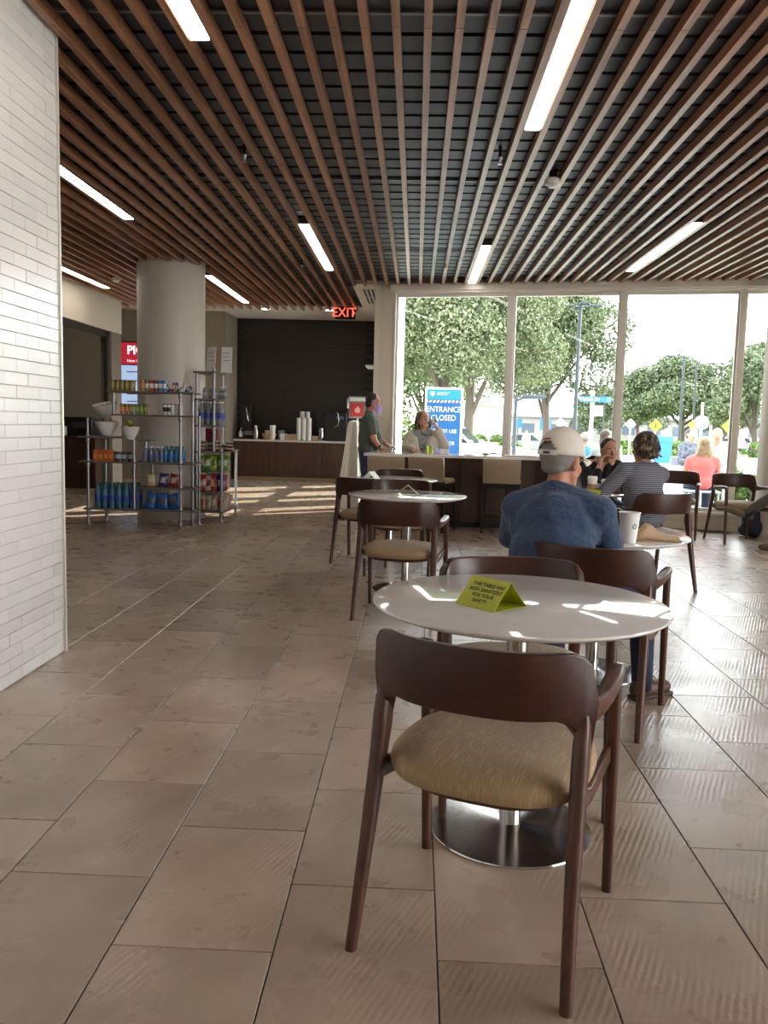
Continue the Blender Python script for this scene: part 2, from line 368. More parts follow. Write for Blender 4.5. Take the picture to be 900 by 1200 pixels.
# recess right side: glazed entrance returning from the window wall to the dark wall
struct(B().bb((-0.62, 11.76, 0), (-0.50, 11.98, 3.6)).bb((-0.62, 17.9, 0), (-0.50, 18.4, 3.6)).bb((-0.62, 11.98, 2.5), (-0.50, 17.9, 3.6)).build('wall_entrance', cream, smooth=False))
dm = B()
for y in (12.0, 13.45, 14.9, 16.35, 17.85): dm.bb((-0.60, y-(0.05 if y < 12.1 else 0.30), 0), (-0.52, y+0.20, 2.5))
for z0, z1 in ((0, 0.22), (0.95, 1.07), (2.38, 2.5)): dm.bb((-0.60, 12.0, z0), (-0.52, 17.85, z1))
dr = struct(dm.build('door_1', mat('door_bronze', (0.12, 0.11, 0.10), 0.4, 0.6), smooth=False))
B().bb((-0.565, 12.0, 0.2), (-0.555, 17.85, 2.4)).build('glass_pane', glass, dr, smooth=False)
B().cyl((-0.66, 14.75, 0.9), (-0.66, 14.75, 1.3), 0.012).cyl((-0.66, 14.75, 0.95), (-0.59, 14.75, 0.95), 0.008).cyl((-0.66, 14.75, 1.25), (-0.59, 14.75, 1.25), 0.008).build('door_handle', steel, dr)

# ------------------------------------------------------------------ window wall  Y = 11.65 - 0.2 X
WN = Vector((0.2, 1.0, 0)).normalized(); WT = Vector((1.0, -0.2, 0)).normalized()
def ww(x, off=0.0, z=0.0): return Vector((x, 11.65-0.2*x, z))+WN*off
WR = RF(WT, WN)
def wbox(bld, x0, x1, o0, o1, z0, z1):
    a = ww(x0); b = ww(x1); c = (a+b)/2+WN*((o0+o1)/2); c.z = (z0+z1)/2
    return bld.box(c, ((b-a).length, o1-o0, z1-z0), R=WR)
w = B(); wbox(w, -0.60, -0.345, 0.0, 0.30, 0, 3.6); wbox(w, -0.60, 7.2, 0.0, 0.3, 3.135, 3.6); wbox(w, -0.345, 7.2, 0.02, 0.28, 0, 0.20)
struct(w.build('wall_window', cream, smooth=False))
tilebeige = mat('beige_wall_tile', (0.62, 0.55, 0.45), 0.4, objrand=0.05)
w = B(); wbox(w, -0.345, 7.2, -0.005, 0.0, 0.0, 0.195); bs = struct(w.build('baseboard_window', mat('tile_joint', (0.3, 0.26, 0.2), 0.8), smooth=False))
x = -0.34
while x < 6.9:
    for z0, z1 in ((0.002, 0.105), (0.109, 0.195)):
        w = B(); wbox(w, x, x+0.388, -0.014, -0.005, z0, z1); w.build('wall_tile', tilebeige, bs, smooth=False)
    x += 0.392
w = B(); wbox(w, -0.345, 7.2, -0.03, 0.30, 0.196, 0.235); struct(w.build('trim_2', framewhite, smooth=False, bevel=0.004))
# jamb return lining, deep and sunlit
w = B(); wbox(w, -0.345, -0.325, -0.02, 0.36, 0.235, 3.135); struct(w.build('trim_3', white_paint, smooth=False))
struct(B().prism([(-0.36, 11.84), (-0.345, 11.80), (-0.210, 12.35), (-0.235, 12.36)], (0, 0, 0.0), (1, 0, 0), (0, 1, 0), 3.5).build('trim_23', mat('exterior_white', (0.82, 0.81, 0.78), 0.7), smooth=False))
w = B(); wbox(w, -0.40, 7.2, -0.05, 0.0, 3.105, 3.20); wbox(w, -0.33, 7.2, -0.02, 0.24, 3.075, 3.135); struct(w.build('trim_4', white_paint, smooth=False, bevel=0.004))
MX = [-0.36, 1.235, 2.655, 4.09, 5.5, 6.9]
for k, x in enumerate(MX):
    if k == 0: continue
    w = B(); wbox(w, x-0.038, x+0.038, -0.005, 0.075, 0.235, 3.08); wbox(w, x-0.024, x+0.024, 0.075, 0.20, 0.235, 3.08)
    struct(w.build('trim_%d' % (5+k), framewhite, smooth=False, bevel=0.004))
for k in range(5):
    a, b = MX[k]+0.038, MX[k+1]-0.038; w = B()
    wbox(w, a, b, 0.06, 0.12, 0.235, 0.285); wbox(w, a, b, 0.06, 0.12, 3.03, 3.08); wbox(w, a, a+0.018, 0.06, 0.12, 0.285, 3.03); wbox(w, b-0.022, b, 0.06, 0.12, 0.285, 3.03)
    wf = struct(w.build('window_%d' % (k+1), framewhite, smooth=False))
    g = B(); wbox(g, a+0.02, b-0.02, 0.086, 0.092, 0.28, 3.035); g.build('glass_pane', glass, wf, smooth=False)
# right wall with tall windows (beyond the frame)
w = B().bb((7.0, -5, 0), (7.2, 10.4, 0.15)).bb((7.0, -5, 3.2), (7.2, 10.4, 3.6)).bb((7.0, 3.0, 0.15), (7.2, 10.4, 3.2)).bb((7.0, -5, 0.15), (7.2, -3, 3.2))
for y in (-1.5, 0.75): w.bb((7.0, y-0.05, 0.15), (7.2, y+0.05, 3.2))
struct(w.build('wall_right', cream, smooth=False))

# ------------------------------------------------------------------ round columns
colp = mat('column_paint', (0.66, 0.62, 0.56), 0.42)
cb = B().lathe([(0.43, 0.0), (0.43, 0.10), (0.42, 0.105), (0.42, 3.45)], n=64)
for a in (-1.85, 0.3, 2.4): cb.box((0.42*math.cos(a), 0.42*math.sin(a), 1.78), (0.006, 0.012, 3.34), rz=a)
tag(cb.build('round_column', colp, loc=(-3.15, 10.62, 0)), 'thick round beige column rising behind the snack racks', 'column')
cb = B().lathe([(0.40, 0.0), (0.40, 0.10), (0.39, 0.105), (0.39, 3.235)], n=64)
cr_ = cb.build('round_column', mat('cream_column', (0.62, 0.55, 0.46), 0.5), loc=(4.60, 10.30, 0)); tag(cr_, 'pale cream round column at the right end of the window wall', 'column')
al = thing('fire_alarm', 'small red fire alarm box on the right column', 'alarm', (4.275, 10.055, 1.50))
B().box((0, 0, 0), (0.07, 0.05, 0.11), rz=-0.9).build('alarm_body', mat('alarm_red', (0.5, 0.02, 0.02), 0.4), al, bevel=0.006)
B().box((-0.012, -0.03, 0.0), (0.03, 0.02, 0.03), rz=-0.9).build('alarm_lens', white_plastic, al, bevel=0.003)

# ------------------------------------------------------------------ ceiling
cl = struct(B().prism([(-12, -5), (7.2, -5), (7.2, 10.45), (-0.5, 12.0), (-0.5, 18.4), (-12, 18.4)], (0, 0, 3.46), (1, 0, 0), (0, 1, 0), 0.16).build('ceiling', white_paint, smooth=False))
# black deck over the slat field
bk = B().bb((-12, -5, 3.37), (-0.95, 14.45, 3.40)); ys = 11.6
bk.prism([(-0.95, -5), (7, -5), (7, 10.2), (-0.95, 11.78)], (0, 0, 3.37), (1, 0, 0), (0, 1, 0), 0.03)
B.build(bk, 'ceiling_deck', mat('deck_black', (0.010, 0.011, 0.014), 0.8), cl, smooth=False)
def yend(x): return 14.42 if x < -0.95 else 11.60-0.2*x
nb = 0; y = 0.1; rib_far = B()
while y < 14.4:
    x1 = 6.9
    if y > 10.2: x1 = min(6.9, (11.6-y)/0.2) if y < 11.78 else -0.96
    x0 = -1.86 if y < 4.3 else -9.0
    if y > 3.0: B().bb((x0, y-0.090, 3.245), (x1, y+0.090, 3.262)).build('ceiling_batten', ribmat, cl, smooth=False)
    else: rib_far.bb((x0, y-0.090, 3.245), (x1, y+0.090, 3.262))
    y += 0.222
tag(rib_far.build('battens_overhead', ribmat, cl, smooth=False), kind='stuff')
SEAM = [-1.3, 1.45, 4.20, 6.93, 9.66, 12.4, 14.45]
for y in SEAM[2:6]:
    x1 = 6.9 if y < 10.2 else -0.96
    B().bb((-1.86 if y < 4.3 else -9.0, y-0.012, 3.233), (x1, y+0.012, 3.245)).build('carrier_rail', mat('rail_grey', (0.16, 0.16, 0.17), 0.4, 0.4), cl, smooth=False)
LR = {4.5: 1, -7.5: 1, 16.5: 1, -18.5: 1, -30.5: 1}
SPC = 0.1525; slats = []
for k in range(-58, 46):
    X = 0.0015+SPC*k
    for a, b in zip(SEAM[:-1], SEAM[1:]):
        if X < -1.84 and b < 4.4: continue
        b2 = min(b, yend(X))
        if b2-a < 0.1: continue
        # column cut-out
        segs = [(a, b2)]
        if abs(X+3.15) < 0.45:
            h = math.sqrt(0.45**2-(X+3.15)**2); segs = [(s, e) for s, e in ((a, min(b2, 10.62-h)), (max(a, 10.62+h), b2)) if e-s > 0.05]
        if abs(X-4.60) < 0.42:
            segs = [(s, min(e, 9.90)) for s, e in segs if min(e, 9.90)-s > 0.05]
        for s, e in segs:
            vis = any(infront(X, s+(e-s)*t, 3.17, 0) for t in (0, .25, .5, .75, 1)) and not (X < -1.0 and X/max(s+0.5*(e-s), .1) < -0.47)
            slats.append((not vis, -(e-s)/max(0.3, s+0.2), X, s, e))
slats.sort(); farb = B()
for i, (nv, _, X, s, e) in enumerate(slats):
    if i < 300 and not nv: 
        B().bb((X-0.0195, s+0.003, 3.17), (X+0.0195, e-0.003, 3.233)).build('ceiling_slat', slatwood, cl, smooth=False)
    else: farb.bb((X-0.0195, s+0.003, 3.17), (X+0.0195, e-0.003, 3.233))
tag(farb.build('distant_slats', slatwood, cl, smooth=False), kind='stuff')
# fascia at the end of the slat field
struct(B().bb((-9.0, 14.45, 3.33), (-0.95, 14.50, 3.46)).build('trim_20', mat('fascia_white', (0.7, 0.68, 0.64), 0.6), smooth=False))
# linear lights between the slats
lampm = mat('lamp_diffuser', (1, 1, 1), 0.5, emit=(1.0, 0.93, 0.83), estr=9.0)
lamph = mat('lamp_housing', (0.05, 0.05, 0.05), 0.5)
def linlight(x, y0, y1, label):
    t = thing('ceiling_light', label, 'ceiling light', (x, (y0+y1)/2, 3.17), group='linear lights between the ceiling slats'); L = y1-y0
    B().bb((-0.052, -L/2, 0.012), (0.052, L/2, 0.07)).build('housing', lamph, t, smooth=False)
    B().bb((-0.047, -L/2+0.004, 0.0), (0.047, L/2-0.004, 0.012)).build('diffuser', lampm, t, smooth=False)
linlight(-1.142, 1.95, 4.353, 'linear ceiling light cut by the top edge, left of centre')
linlight(0.688, 3.16, 5.567, 'large bright linear ceiling light at the top right of centre')
linlight(-2.82, 5.72, 8.12, 'linear ceiling light left of the frame beside the brick wall, longer of the two')
linlight(-1.142, 8.235, 10.61, 'linear ceiling light in the middle, left of the round column of light over the exit')
linlight(-2.82, 11.22, 13.64, 'small linear ceiling light just right of the thick round column')
linlight(0.688, 9.055, 11.352, 'short-looking linear ceiling light in front of the window head, centre')
linlight(2.515, 7.92, 10.30, 'slanting linear ceiling light at the right, near the window head')
linlight(-4.65, 10.0, 12.4, 'linear ceiling light far left, nearest the white bulkhead')
for x in (-1.142, 0.688, 2.515, 4.345, 6.1):  # extra lamps added out of view to fill the interior with light
    for y0 in (-1.6, 1.7, 4.8, 7.6):
        if x < 3 and y0 > -2 or (y0 > 6 and x > 5): continue
        linlight(x, y0, y0+2.38, 'added unseen ceiling light, %s, %s' % ({-1.142: 'left row', 0.688: 'middle row', 2.515: 'right row', 4.345: 'second row from the right wall', 6.1: 'row along the right wall'}[x], 'behind the camera' if y0 < 0 else 'above the near tables' if y0 < 3 else 'beyond the near tables' if y0 < 6 else 'by the window wall'))
# sprinklers and detectors
def sprinkler(x, y, label):
    t = thing('sprinkler', label, 'sprinkler', (x, y, 3.14), group='sprinklers under the ceiling slats')
    B().cyl((0, 0, 0.03), (0, 0, 0.23), 0.011, n=8).build('pipe', black, t)
    B().lathe([(0.012, 0.035), (0.02, 0.03), (0.012, 0.01), (0.006, 0.0)], n=12).cyl((0, 0, -0.016), (0, 0, -0.013), 0.018, n=10).box((0.011, 0, -0.004), (0.003, 0.004, 0.026)).box((-0.011, 0, -0.004), (0.003, 0.004, 0.026)).build('sprinkler_head', alu, t)
sprinkler(-1.29, 6.14, 'small sprinkler head hanging from the slats upper left of centre')
sprinkler(0.538, 6.12, 'small sprinkler head hanging under the dark gap right of centre')
sprinkler(-1.45, 10.3, 'tiny sprinkler head left of the middle ceiling light')
sprinkler(0.30, 10.1, 'tiny sprinkler head left of the light before the window')
def detector(x, y, label):
    t = thing('smoke_detector', label, 'smoke detector', (x, y, 3.17))
    B().lathe([(0.0, -0.045), (0.03, -0.043), (0.038, -0.03), (0.058, -0.022), (0.062, 0.0), (0.062, 0.02), (0.0, 0.02)], n=24).build('detector_body', white_plastic, t)
    B().cyl((0, 0, 0.02), (0, 0, 0.2), 0.03, n=10).build('mounting_stem', black, t)
detector(1.0, 6.68, 'round white smoke detector under the slats at the right')
detector(-4.2, 11.57, 'round white detector near the left bulkhead, above the racks')
# vent soffit beside the window post
vs = struct(B().bb((-0.95, 11.80, 3.20), (-0.50, 14.2, 3.46)).build('trim_21', white_paint, smooth=False))
vt = thing('air_vent', 'white slotted air diffuser beside the exit sign', 'vent', (-0.72, 12.9, 3.20))
B().bb((-0.14, -0.75, -0.006), (0.14, 0.75, 0.0)).build('vent_frame', white_plastic, vt, smooth=False)
for yy in (-0.37, 0.37):
    for xx in (-0.09, -0.03, 0.03, 0.09): B().box((xx, yy, -0.0065), (0.022, 0.66, 0.006)).build('vent_slot', blackmatte, vt, smooth=False)
# recessed downlights in the recess ceiling
for k, (x, lab) in enumerate(((-3.0, 'left'), (-1.75, 'right'))):
    t = thing('downlight', 'small recessed downlight over the dark wall, %s of two' % lab, 'ceiling light', (x, 16.4, 3.455), group='recess downlights')
    B().cyl((0, 0, -0.012), (0, 0, 0.0), 0.10, n=20).build('downlight_rim', white_plastic, t)
    B().cyl((0, 0, -0.016), (0, 0, -0.011), 0.08, n=20).build('diffuser', lampm, t)
# exit sign
ex = thing('exit_sign', 'red EXIT sign hanging from the slats at the dark recess', 'sign', (-1.23, 14.0, 3.0))
B().box((0, 0, 0.235), (0.46, 0.12, 0.065)).build('canopy', alu, ex, bevel=0.004)
B().box((0, 0, 0.09), (0.345, 0.02, 0.21)).build('sign_panel', mat('exit_panel', (0.03, 0.008, 0.006), 0.3), ex, bevel=0.003)
exl = mat('exit_letters', (0.9, 0.1, 0.05), 0.5, emit=(1.0, 0.10, 0.05), estr=1.6)
text('EXIT', 0.215, exl, ex, (-0.02, -0.012, 0.09), RF((1, 0, 0), (0, 0, 1)), bold=0.0, xs=0.92)
B().prism([(0, -0.04), (0.035, 0), (0, 0.04)], (0.13, -0.0125, 0.09), (1, 0, 0), (0, 0, 1), 0.002).build('arrow', exl, ex, smooth=False)
# ------------------------------------------------------------------ dining chairs
SF = bpy.data.materials.new('woven_seat_fabric'); SF.use_nodes = True; n = SF.node_tree.nodes; l = SF.node_tree.links; p = n['Principled BSDF']
t_ = n.new('ShaderNodeTexCoord'); mp = n.new('ShaderNodeMapping'); mp.inputs['Scale'].default_value = (330, 22, 22); l.new(t_.outputs['Object'], mp.inputs[0])
q = n.new('ShaderNodeTexNoise'); q.inputs['Scale'].default_value = 1.0; q.inputs['Detail'].default_value = 1.5; l.new(mp.outputs[0], q.inputs[0])
r_ = n.new('ShaderNodeMapRange'); r_.inputs[1].default_value = 0.56; r_.inputs[2].default_value = 0.64; l.new(q.outputs[0], r_.inputs[0])
mx = n.new('ShaderNodeMix'); mx.data_type = 'RGBA'; l.new(r_.outputs[0], mx.inputs[0]); mx.inputs[6].default_value = (0.33, 0.225, 0.12, 1); mx.inputs[7].default_value = (0.45, 0.33, 0.19, 1)
l.new(mx.outputs[2], p.inputs['Base Color']); p.inputs['Roughness'].default_value = 0.75; p.inputs['Sheen Weight'].default_value = 0.15
def rrect(c, ax, ay, hx, hy, k=0.5):
    "16-point rounded rectangle ring, corner radius set by k"
    c = Vector(c); ax = Vector(ax); ay = Vector(ay); r = min(hx, hy)*(1-k)*1.6; r = min(r, hx, hy); out = []
    for sx_, sy_, a0 in ((1, -1, -90), (1, 1, 0), (-1, 1, 90), (-1, -1, 180)):
        for q_ in (0, 30, 60, 90):
            t_ = math.radians(a0+q_); out.append(c+ax*(sx_*(hx-r)+r*math.cos(t_))+ay*(sy_*(hy-r)+r*math.sin(t_)))
    return out
def superell(cx, cy, a, b, e=2.8, n=40):
    out = []
    for i in range(n):
        t = 2*PI*i/n; ct, st = math.cos(t), math.sin(t)
        out.append((cx+a*math.copysign(abs(ct)**(2/e), ct), cy+b*math.copysign(abs(st)**(2/e), st)))
    return out
def make_chair(label, group=None):
    T = thing('dining_chair', label, 'chair', group=group)
    # seat
    prof = [(0.88, 0.408), (0.965, 0.414), (0.995, 0.428), (1.0, 0.442), (0.985, 0.458), (0.93, 0.470), (0.80, 0.478), (0.5, 0.484), (0.2, 0.486)]
    rings = [[Vector((x, y, z)) for x, y in superell(0, 0.010, 0.252*k, 0.246*k)] for k, z in prof]
    B().loft(rings).build('seat', SF, T)
    # rails under the seat
    f = B().loft([[Vector((x, y, z)) for x, y in superell(0, 0.015, 0.222*k, 0.222*k)] for k, z in ((0.84, 0.384), (0.92, 0.388), (0.96, 0.409))])
    for s in (-1, 1):
        f.loft([rrect((s*0.243, -0.178, 0.43), (1, 0, 0), (0, 0, 1), 0.010, 0.030), rrect((s*0.245, 0.0, 0.385), (1, 0, 0), (0, 0, 1), 0.010, 0.020), rrect((s*0.256, 0.225, 0.41), (1, 0, 0), (0, 0, 1), 0.010, 0.026)])
    f.build('seat_frame', wood_leg, T)
    # bent backrest band
    N = 28; rings = []
    for i in range(N+1):
        t = -1+2*i/N; a = abs(t)
        x = 0.256*math.sin(t*PI/2*0.98)/math.sin(PI/2*0.98) if True else 0
        x = 0.256*(1.16*t-0.16*t*a*a)
        y = -0.262+0.135*a**2.6
        dt = 1e-3; t2 = t+dt; a2 = abs(t2)
        d = Vector((0.256*(1.16*t2-0.16*t2*a2*a2)-x, (-0.262+0.135*a2**2.6)-y, 0)).normalized(); nn = Vector((-d.y, d.x, 0))
        e = max(0.0, (a-0.76)/0.24)
        top = 0.790-0.115*(1-math.sqrt(max(0, 1-e*e)))
        e2 = max(0.0, (a-0.66)/0.34)
        bot = 0.628-0.085*e2**2.2
        lean = (top+bot)/2
        ay = Vector((0, 0, 1))-nn*0.10*(-1); ay = Vector((-nn.x*0.12, -nn.y*0.12, 1)).normalized()
        rings.append(rrect((x, y, (top+bot)/2), nn, ay, 0.0125+0.005*e, (top-bot)/2, 0.72))
    B().loft(rings).build('backrest', wood, T)
    for s in (-1, 1):
        # rear leg: from the back corner down and out
        pts = [(s*0.247, -0.142, 0.645, 0.010, 0.012), (s*0.247, -0.146, 0.610, 0.0165, 0.024), (s*0.2465, -0.150, 0.570, 0.0185, 0.032), (s*0.2465, -0.154, 0.530, 0.0195, 0.032), (s*0.2475, -0.172, 0.46, 0.0190, 0.026), (s*0.252, -0.213, 0.28, 0.0175, 0.021), (s*0.258, -0.255, 0.10, 0.0155, 0.017), (s*0.262, -0.278, 0.0, 0.014, 0.015)]
        B().loft([rrect((x, y, z), (1, 0, 0), (0, 1, 0.12), hx, hy) for x, y, z, hx, hy in pts]).build('leg', wood_leg, T)
        # front leg, straight
        pts = [(s*0.268, 0.222, 0.640, 0.0165, 0.020), (s*0.268, 0.226, 0.56, 0.016, 0.021), (s*0.268, 0.236, 0.40, 0.016, 0.019), (s*0.268, 0.252, 0.18, 0.0145, 0.016), (s*0.268, 0.262, 0.0, 0.0135, 0.014)]
        B().loft([rrect((x, y, z), (1, 0, 0), (0, 1, 0), hx, hy) for x, y, z, hx, hy in pts]).build('leg', wood_leg, T)
        # short arm sweeping forward
        pts = [(s*0.250, -0.140, 0.640, 0.010, 0.026), (s*0.257, -0.105, 0.635, 0.016, 0.030), (s*0.264, -0.060, 0.633, 0.020, 0.024), (s*0.272, 0.0, 0.640, 0.022, 0.020), (s*0.275, 0.11, 0.650, 0.023, 0.018), (s*0.272, 0.20, 0.648, 0.020, 0.019), (s*0.268, 0.236, 0.636, 0.016, 0.018)]
        rings = []
        for i, (x, y, z, hx, hz) in enumerate(pts): rings.append(rrect((x, y, z), (1, 0, 0), (0, 0.0, 1), hx, hz))
        B().loft(rings).build('armrest', wood_leg, T)
    return T
chair0 = make_chair('walnut dining chair nearest the camera, tan seat, at the front table')
chair0.location = (0.223, 2.062, 0); chair0.rotation_euler.z = math.radians(-21.3)
def chair(x, y, deg, label, group=None): return dup(chair0, (x, y, 0), math.radians(deg), label, group)
chair(0.375, 2.86, 183, 'walnut dining chair on the far side of the front table, facing the camera')
chair(0.830, 3.690, -25, 'walnut dining chair the man in the white cap sits on')
chair(-0.075, 5.50, -10, 'walnut dining chair at the near side of the second table, left of centre')
chair(-0.12, 7.10, 178, 'walnut dining chair tucked on the far side of the second table')
chair(-0.42, 7.62, -14, 'walnut dining chair left of the third table, near the man in green')
chair(-0.16, 8.78, 181, 'walnut dining chair beyond the third table, in front of the bar stools')
chair(1.05, 5.02, 176, 'walnut dining chair behind the table with the takeaway cup')
chair(1.93, 6.78, 20, 'lighter walnut dining chair the woman in the striped top sits on')
chair(1.78, 8.35, 176, 'walnut dining chair under the woman in black')
chair(3.16, 10.15, 160, 'walnut dining chair against the window, left one of the pair')
chair(3.80, 9.80, 186, 'empty walnut dining chair against the window, right one of the pair')

# ------------------------------------------------------------------ pedestal tables
def make_table(label):
    T = thing('round_table', label, 'table')
    B().lathe([(0.0, 0.712), (0.395, 0.712), (0.44, 0.724), (0.4555, 0.733), (0.457, 0.737), (0.4555, 0.740), (0.452, 0.7415), (0.0, 0.7415)], n=96).build('tabletop', whitetop, T)
    B().lathe([(0.034, 0.01), (0.034, 0.255), (0.0335, 0.257), (0.034, 0.259), (0.034, 0.705), (0.11, 0.705), (0.11, 0.7125)], n=32).build('pole', steel, T)
    B().lathe([(0.256, 0.0), (0.258, 0.004), (0.256, 0.008), (0.15, 0.014), (0.06, 0.020), (0.036, 0.024), (0.0, 0.024)], n=80).build('base_plate', steel, T)
    return T
tab0 = make_table('large white round table in the foreground with a yellow tent card'); tab0.location = (0.337, 2.552, 0)
def table(x, y, label): return dup(tab0, (x, y, 0), 0, label)
table(-0.05, 6.36, 'white round pedestal table left of centre, the larger of the two behind')
table(-0.23, 8.12, 'white round table farthest back, behind the second table')
table(0.965, 4.32, 'white round table before the man in the white cap, with cup and napkin')
table(1.42, 7.22, 'white round table between the woman in black and the striped woman')

# ------------------------------------------------------------------ tent cards
yel = mat('yellow_card', (0.47, 0.50, 0.03), 0.5); ytext = mat('card_print', (0.02, 0.02, 0.015), 0.6)
yel2 = mat('yellow_card_translucent', (0.70, 0.80, 0.03), 0.5, trans=0.0)
def tent(x, y, deg, label, letters=True, z=0.7415, w=0.152, h=0.098, d=0.062, lab=yel):
    T = thing('tent_card', label, 'table sign', (x, y, z), math.radians(deg))
    th = 0.0012
    def panel(name, a, b, m_):
        a = Vector(a); b = Vector(b); e = (b-a); nn = Vector((1, 0, 0)).cross(e).normalized()*th
        B().prism([(-w/2, 0), (w/2, 0), (w/2, 1), (-w/2, 1)], a, (1, 0, 0), e, th).build(name, m_, T, smooth=False)
    panel('front_panel', (0, -d, 0.001), (0, 0, h), lab); panel('back_panel', (0, d, 0.001), (0, 0, h), lab)
    B().box((0, 0, 0.0012), (w, 2*d, 0.001)).build('bottom_panel', lab, T, smooth=False)
    if letters:
        yv = Vector((0, d, h)).normalized(); nv = Vector((1, 0, 0)).cross(yv)
        for k, s in enumerate(('THIS TABLE HAS', 'BEEN SANITIZED', 'FOR YOUR', 'SAFETY.')):
            L = (Vector((0, -d, 0))*(0.24+0.175*k)+Vector((0, 0, h))*(1-(0.24+0.175*k)))+nv*0.0020
            text(s, 0.0172, ytext, T, L+Vector((0.006, 0, 0)), RF((1, 0, 0), yv), extrude=0.0002, bold=0.0003)
    return T
tent(0.242, 2.474, -46.5, 'yellow-green tent card on the foreground table reading THIS TABLE HAS BEEN SANITIZED', h=0.080, d=0.0745)
T = tent(-0.05, 6.30, 93, 'small folded table sign seen edge-on on the second table', letters=False, w=0.10, h=0.075, d=0.09, lab=mat('card_olive', (0.42, 0.44, 0.12), 0.5))
tent(-0.42, 8.05, 60, 'small white folded card on the farthest round table', letters=False, w=0.10, h=0.07, d=0.07, lab=paper)

# ------------------------------------------------------------------ bar and stools
bt = thing('bar_counter', 'long counter-height bar with white top and walnut front below the window', 'counter', (0.85, 10.45, 0))
B().box((0, 0, 0.897), (2.96, 0.62, 0.036)).build('worktop', whitetop, bt, bevel=0.004)
for k in range(5): B().box((-1.12+0.56*k, 0.10, 0.475), (0.554, 0.30, 0.81)).build('front_panel', cabwood, bt, smooth=False, bevel=0.003)
B().box((0, 0.11, 0.035), (2.7, 0.26, 0.07)).build('plinth', blackmatte, bt, smooth=False)
def make_stool(label, group=None):
    T = thing('bar_stool', label, 'stool', group=group)
    B().loft([[Vector((x, y, z)) for x, y in superell(0, 0.02, 0.225*k, 0.215*k, 6, 32)] for k, z in ((0.97, 0.585), (1, 0.592), (1, 0.625), (0.97, 0.637), (0.5, 0.64))]).build('seat', stoolfab, T)
    rings = []
    for z, y, hx in ((0.60, -0.20, 0.218), (0.70, -0.213, 0.220), (0.80, -0.228, 0.222), (0.885, -0.242, 0.222), (0.895, -0.243, 0.216)):
        rings.append(rrect((0, y, z), (1, 0, 0), (0, 1, 0), hx, 0.022 if z < 0.89 else 0.016, 0.93))
    B().loft(rings).build('backrest', stoolfab, T)
    f = B()
    for s in (-1, 1): f.box((s*0.205, 0.0, 0.565), (0.03, 0.42, 0.04))
    for s in (-1, 1): f.box((0, s*0.20, 0.565), (0.42, 0.03, 0.04))
    f.box((0, -0.205, 0.60), (0.45, 0.035, 0.05)); f.build('seat_frame', blackwood, T, smooth=False)
    for sx_ in (-1, 1):
        for sy_ in (-1, 1):
            B().loft([rrect((sx_*0.205, sy_*0.195, 0.60), (1, 0, 0), (0, 1, 0), 0.017, 0.017, .9), rrect((sx_*0.218, sy_*0.215, 0.0), (1, 0, 0), (0, 1, 0), 0.013, 0.013, .9)]).build('leg', blackwood, T, smooth=False)
    g = B()
    for s in (-1, 1): g.box((s*0.212, 0, 0.20), (0.018, 0.40, 0.022)); g.box((0, s*0.205, 0.16), (0.41, 0.018, 0.022))
    g.build('footrest', blackwood, T, smooth=False)
    return T
st0 = make_stool('tan-backed black-legged bar stool, leftmost at the bar, by the man in green'); st0.location = (-0.33, 10.10, 0); st0.rotation_euler.z = math.radians(-4)
dup(st0, (0.22, 10.02, 0), math.radians(-22), 'tan bar stool second from the left, in front of the woman in white, turned right')
dup(st0, (1.06, 10.06, 0), math.radians(-8), 'tan bar stool just left of the white cap, third from the left')
dup(st0, (1.99, 10.10, 0), math.radians(-4), 'tan bar stool half hidden behind the woman in black')

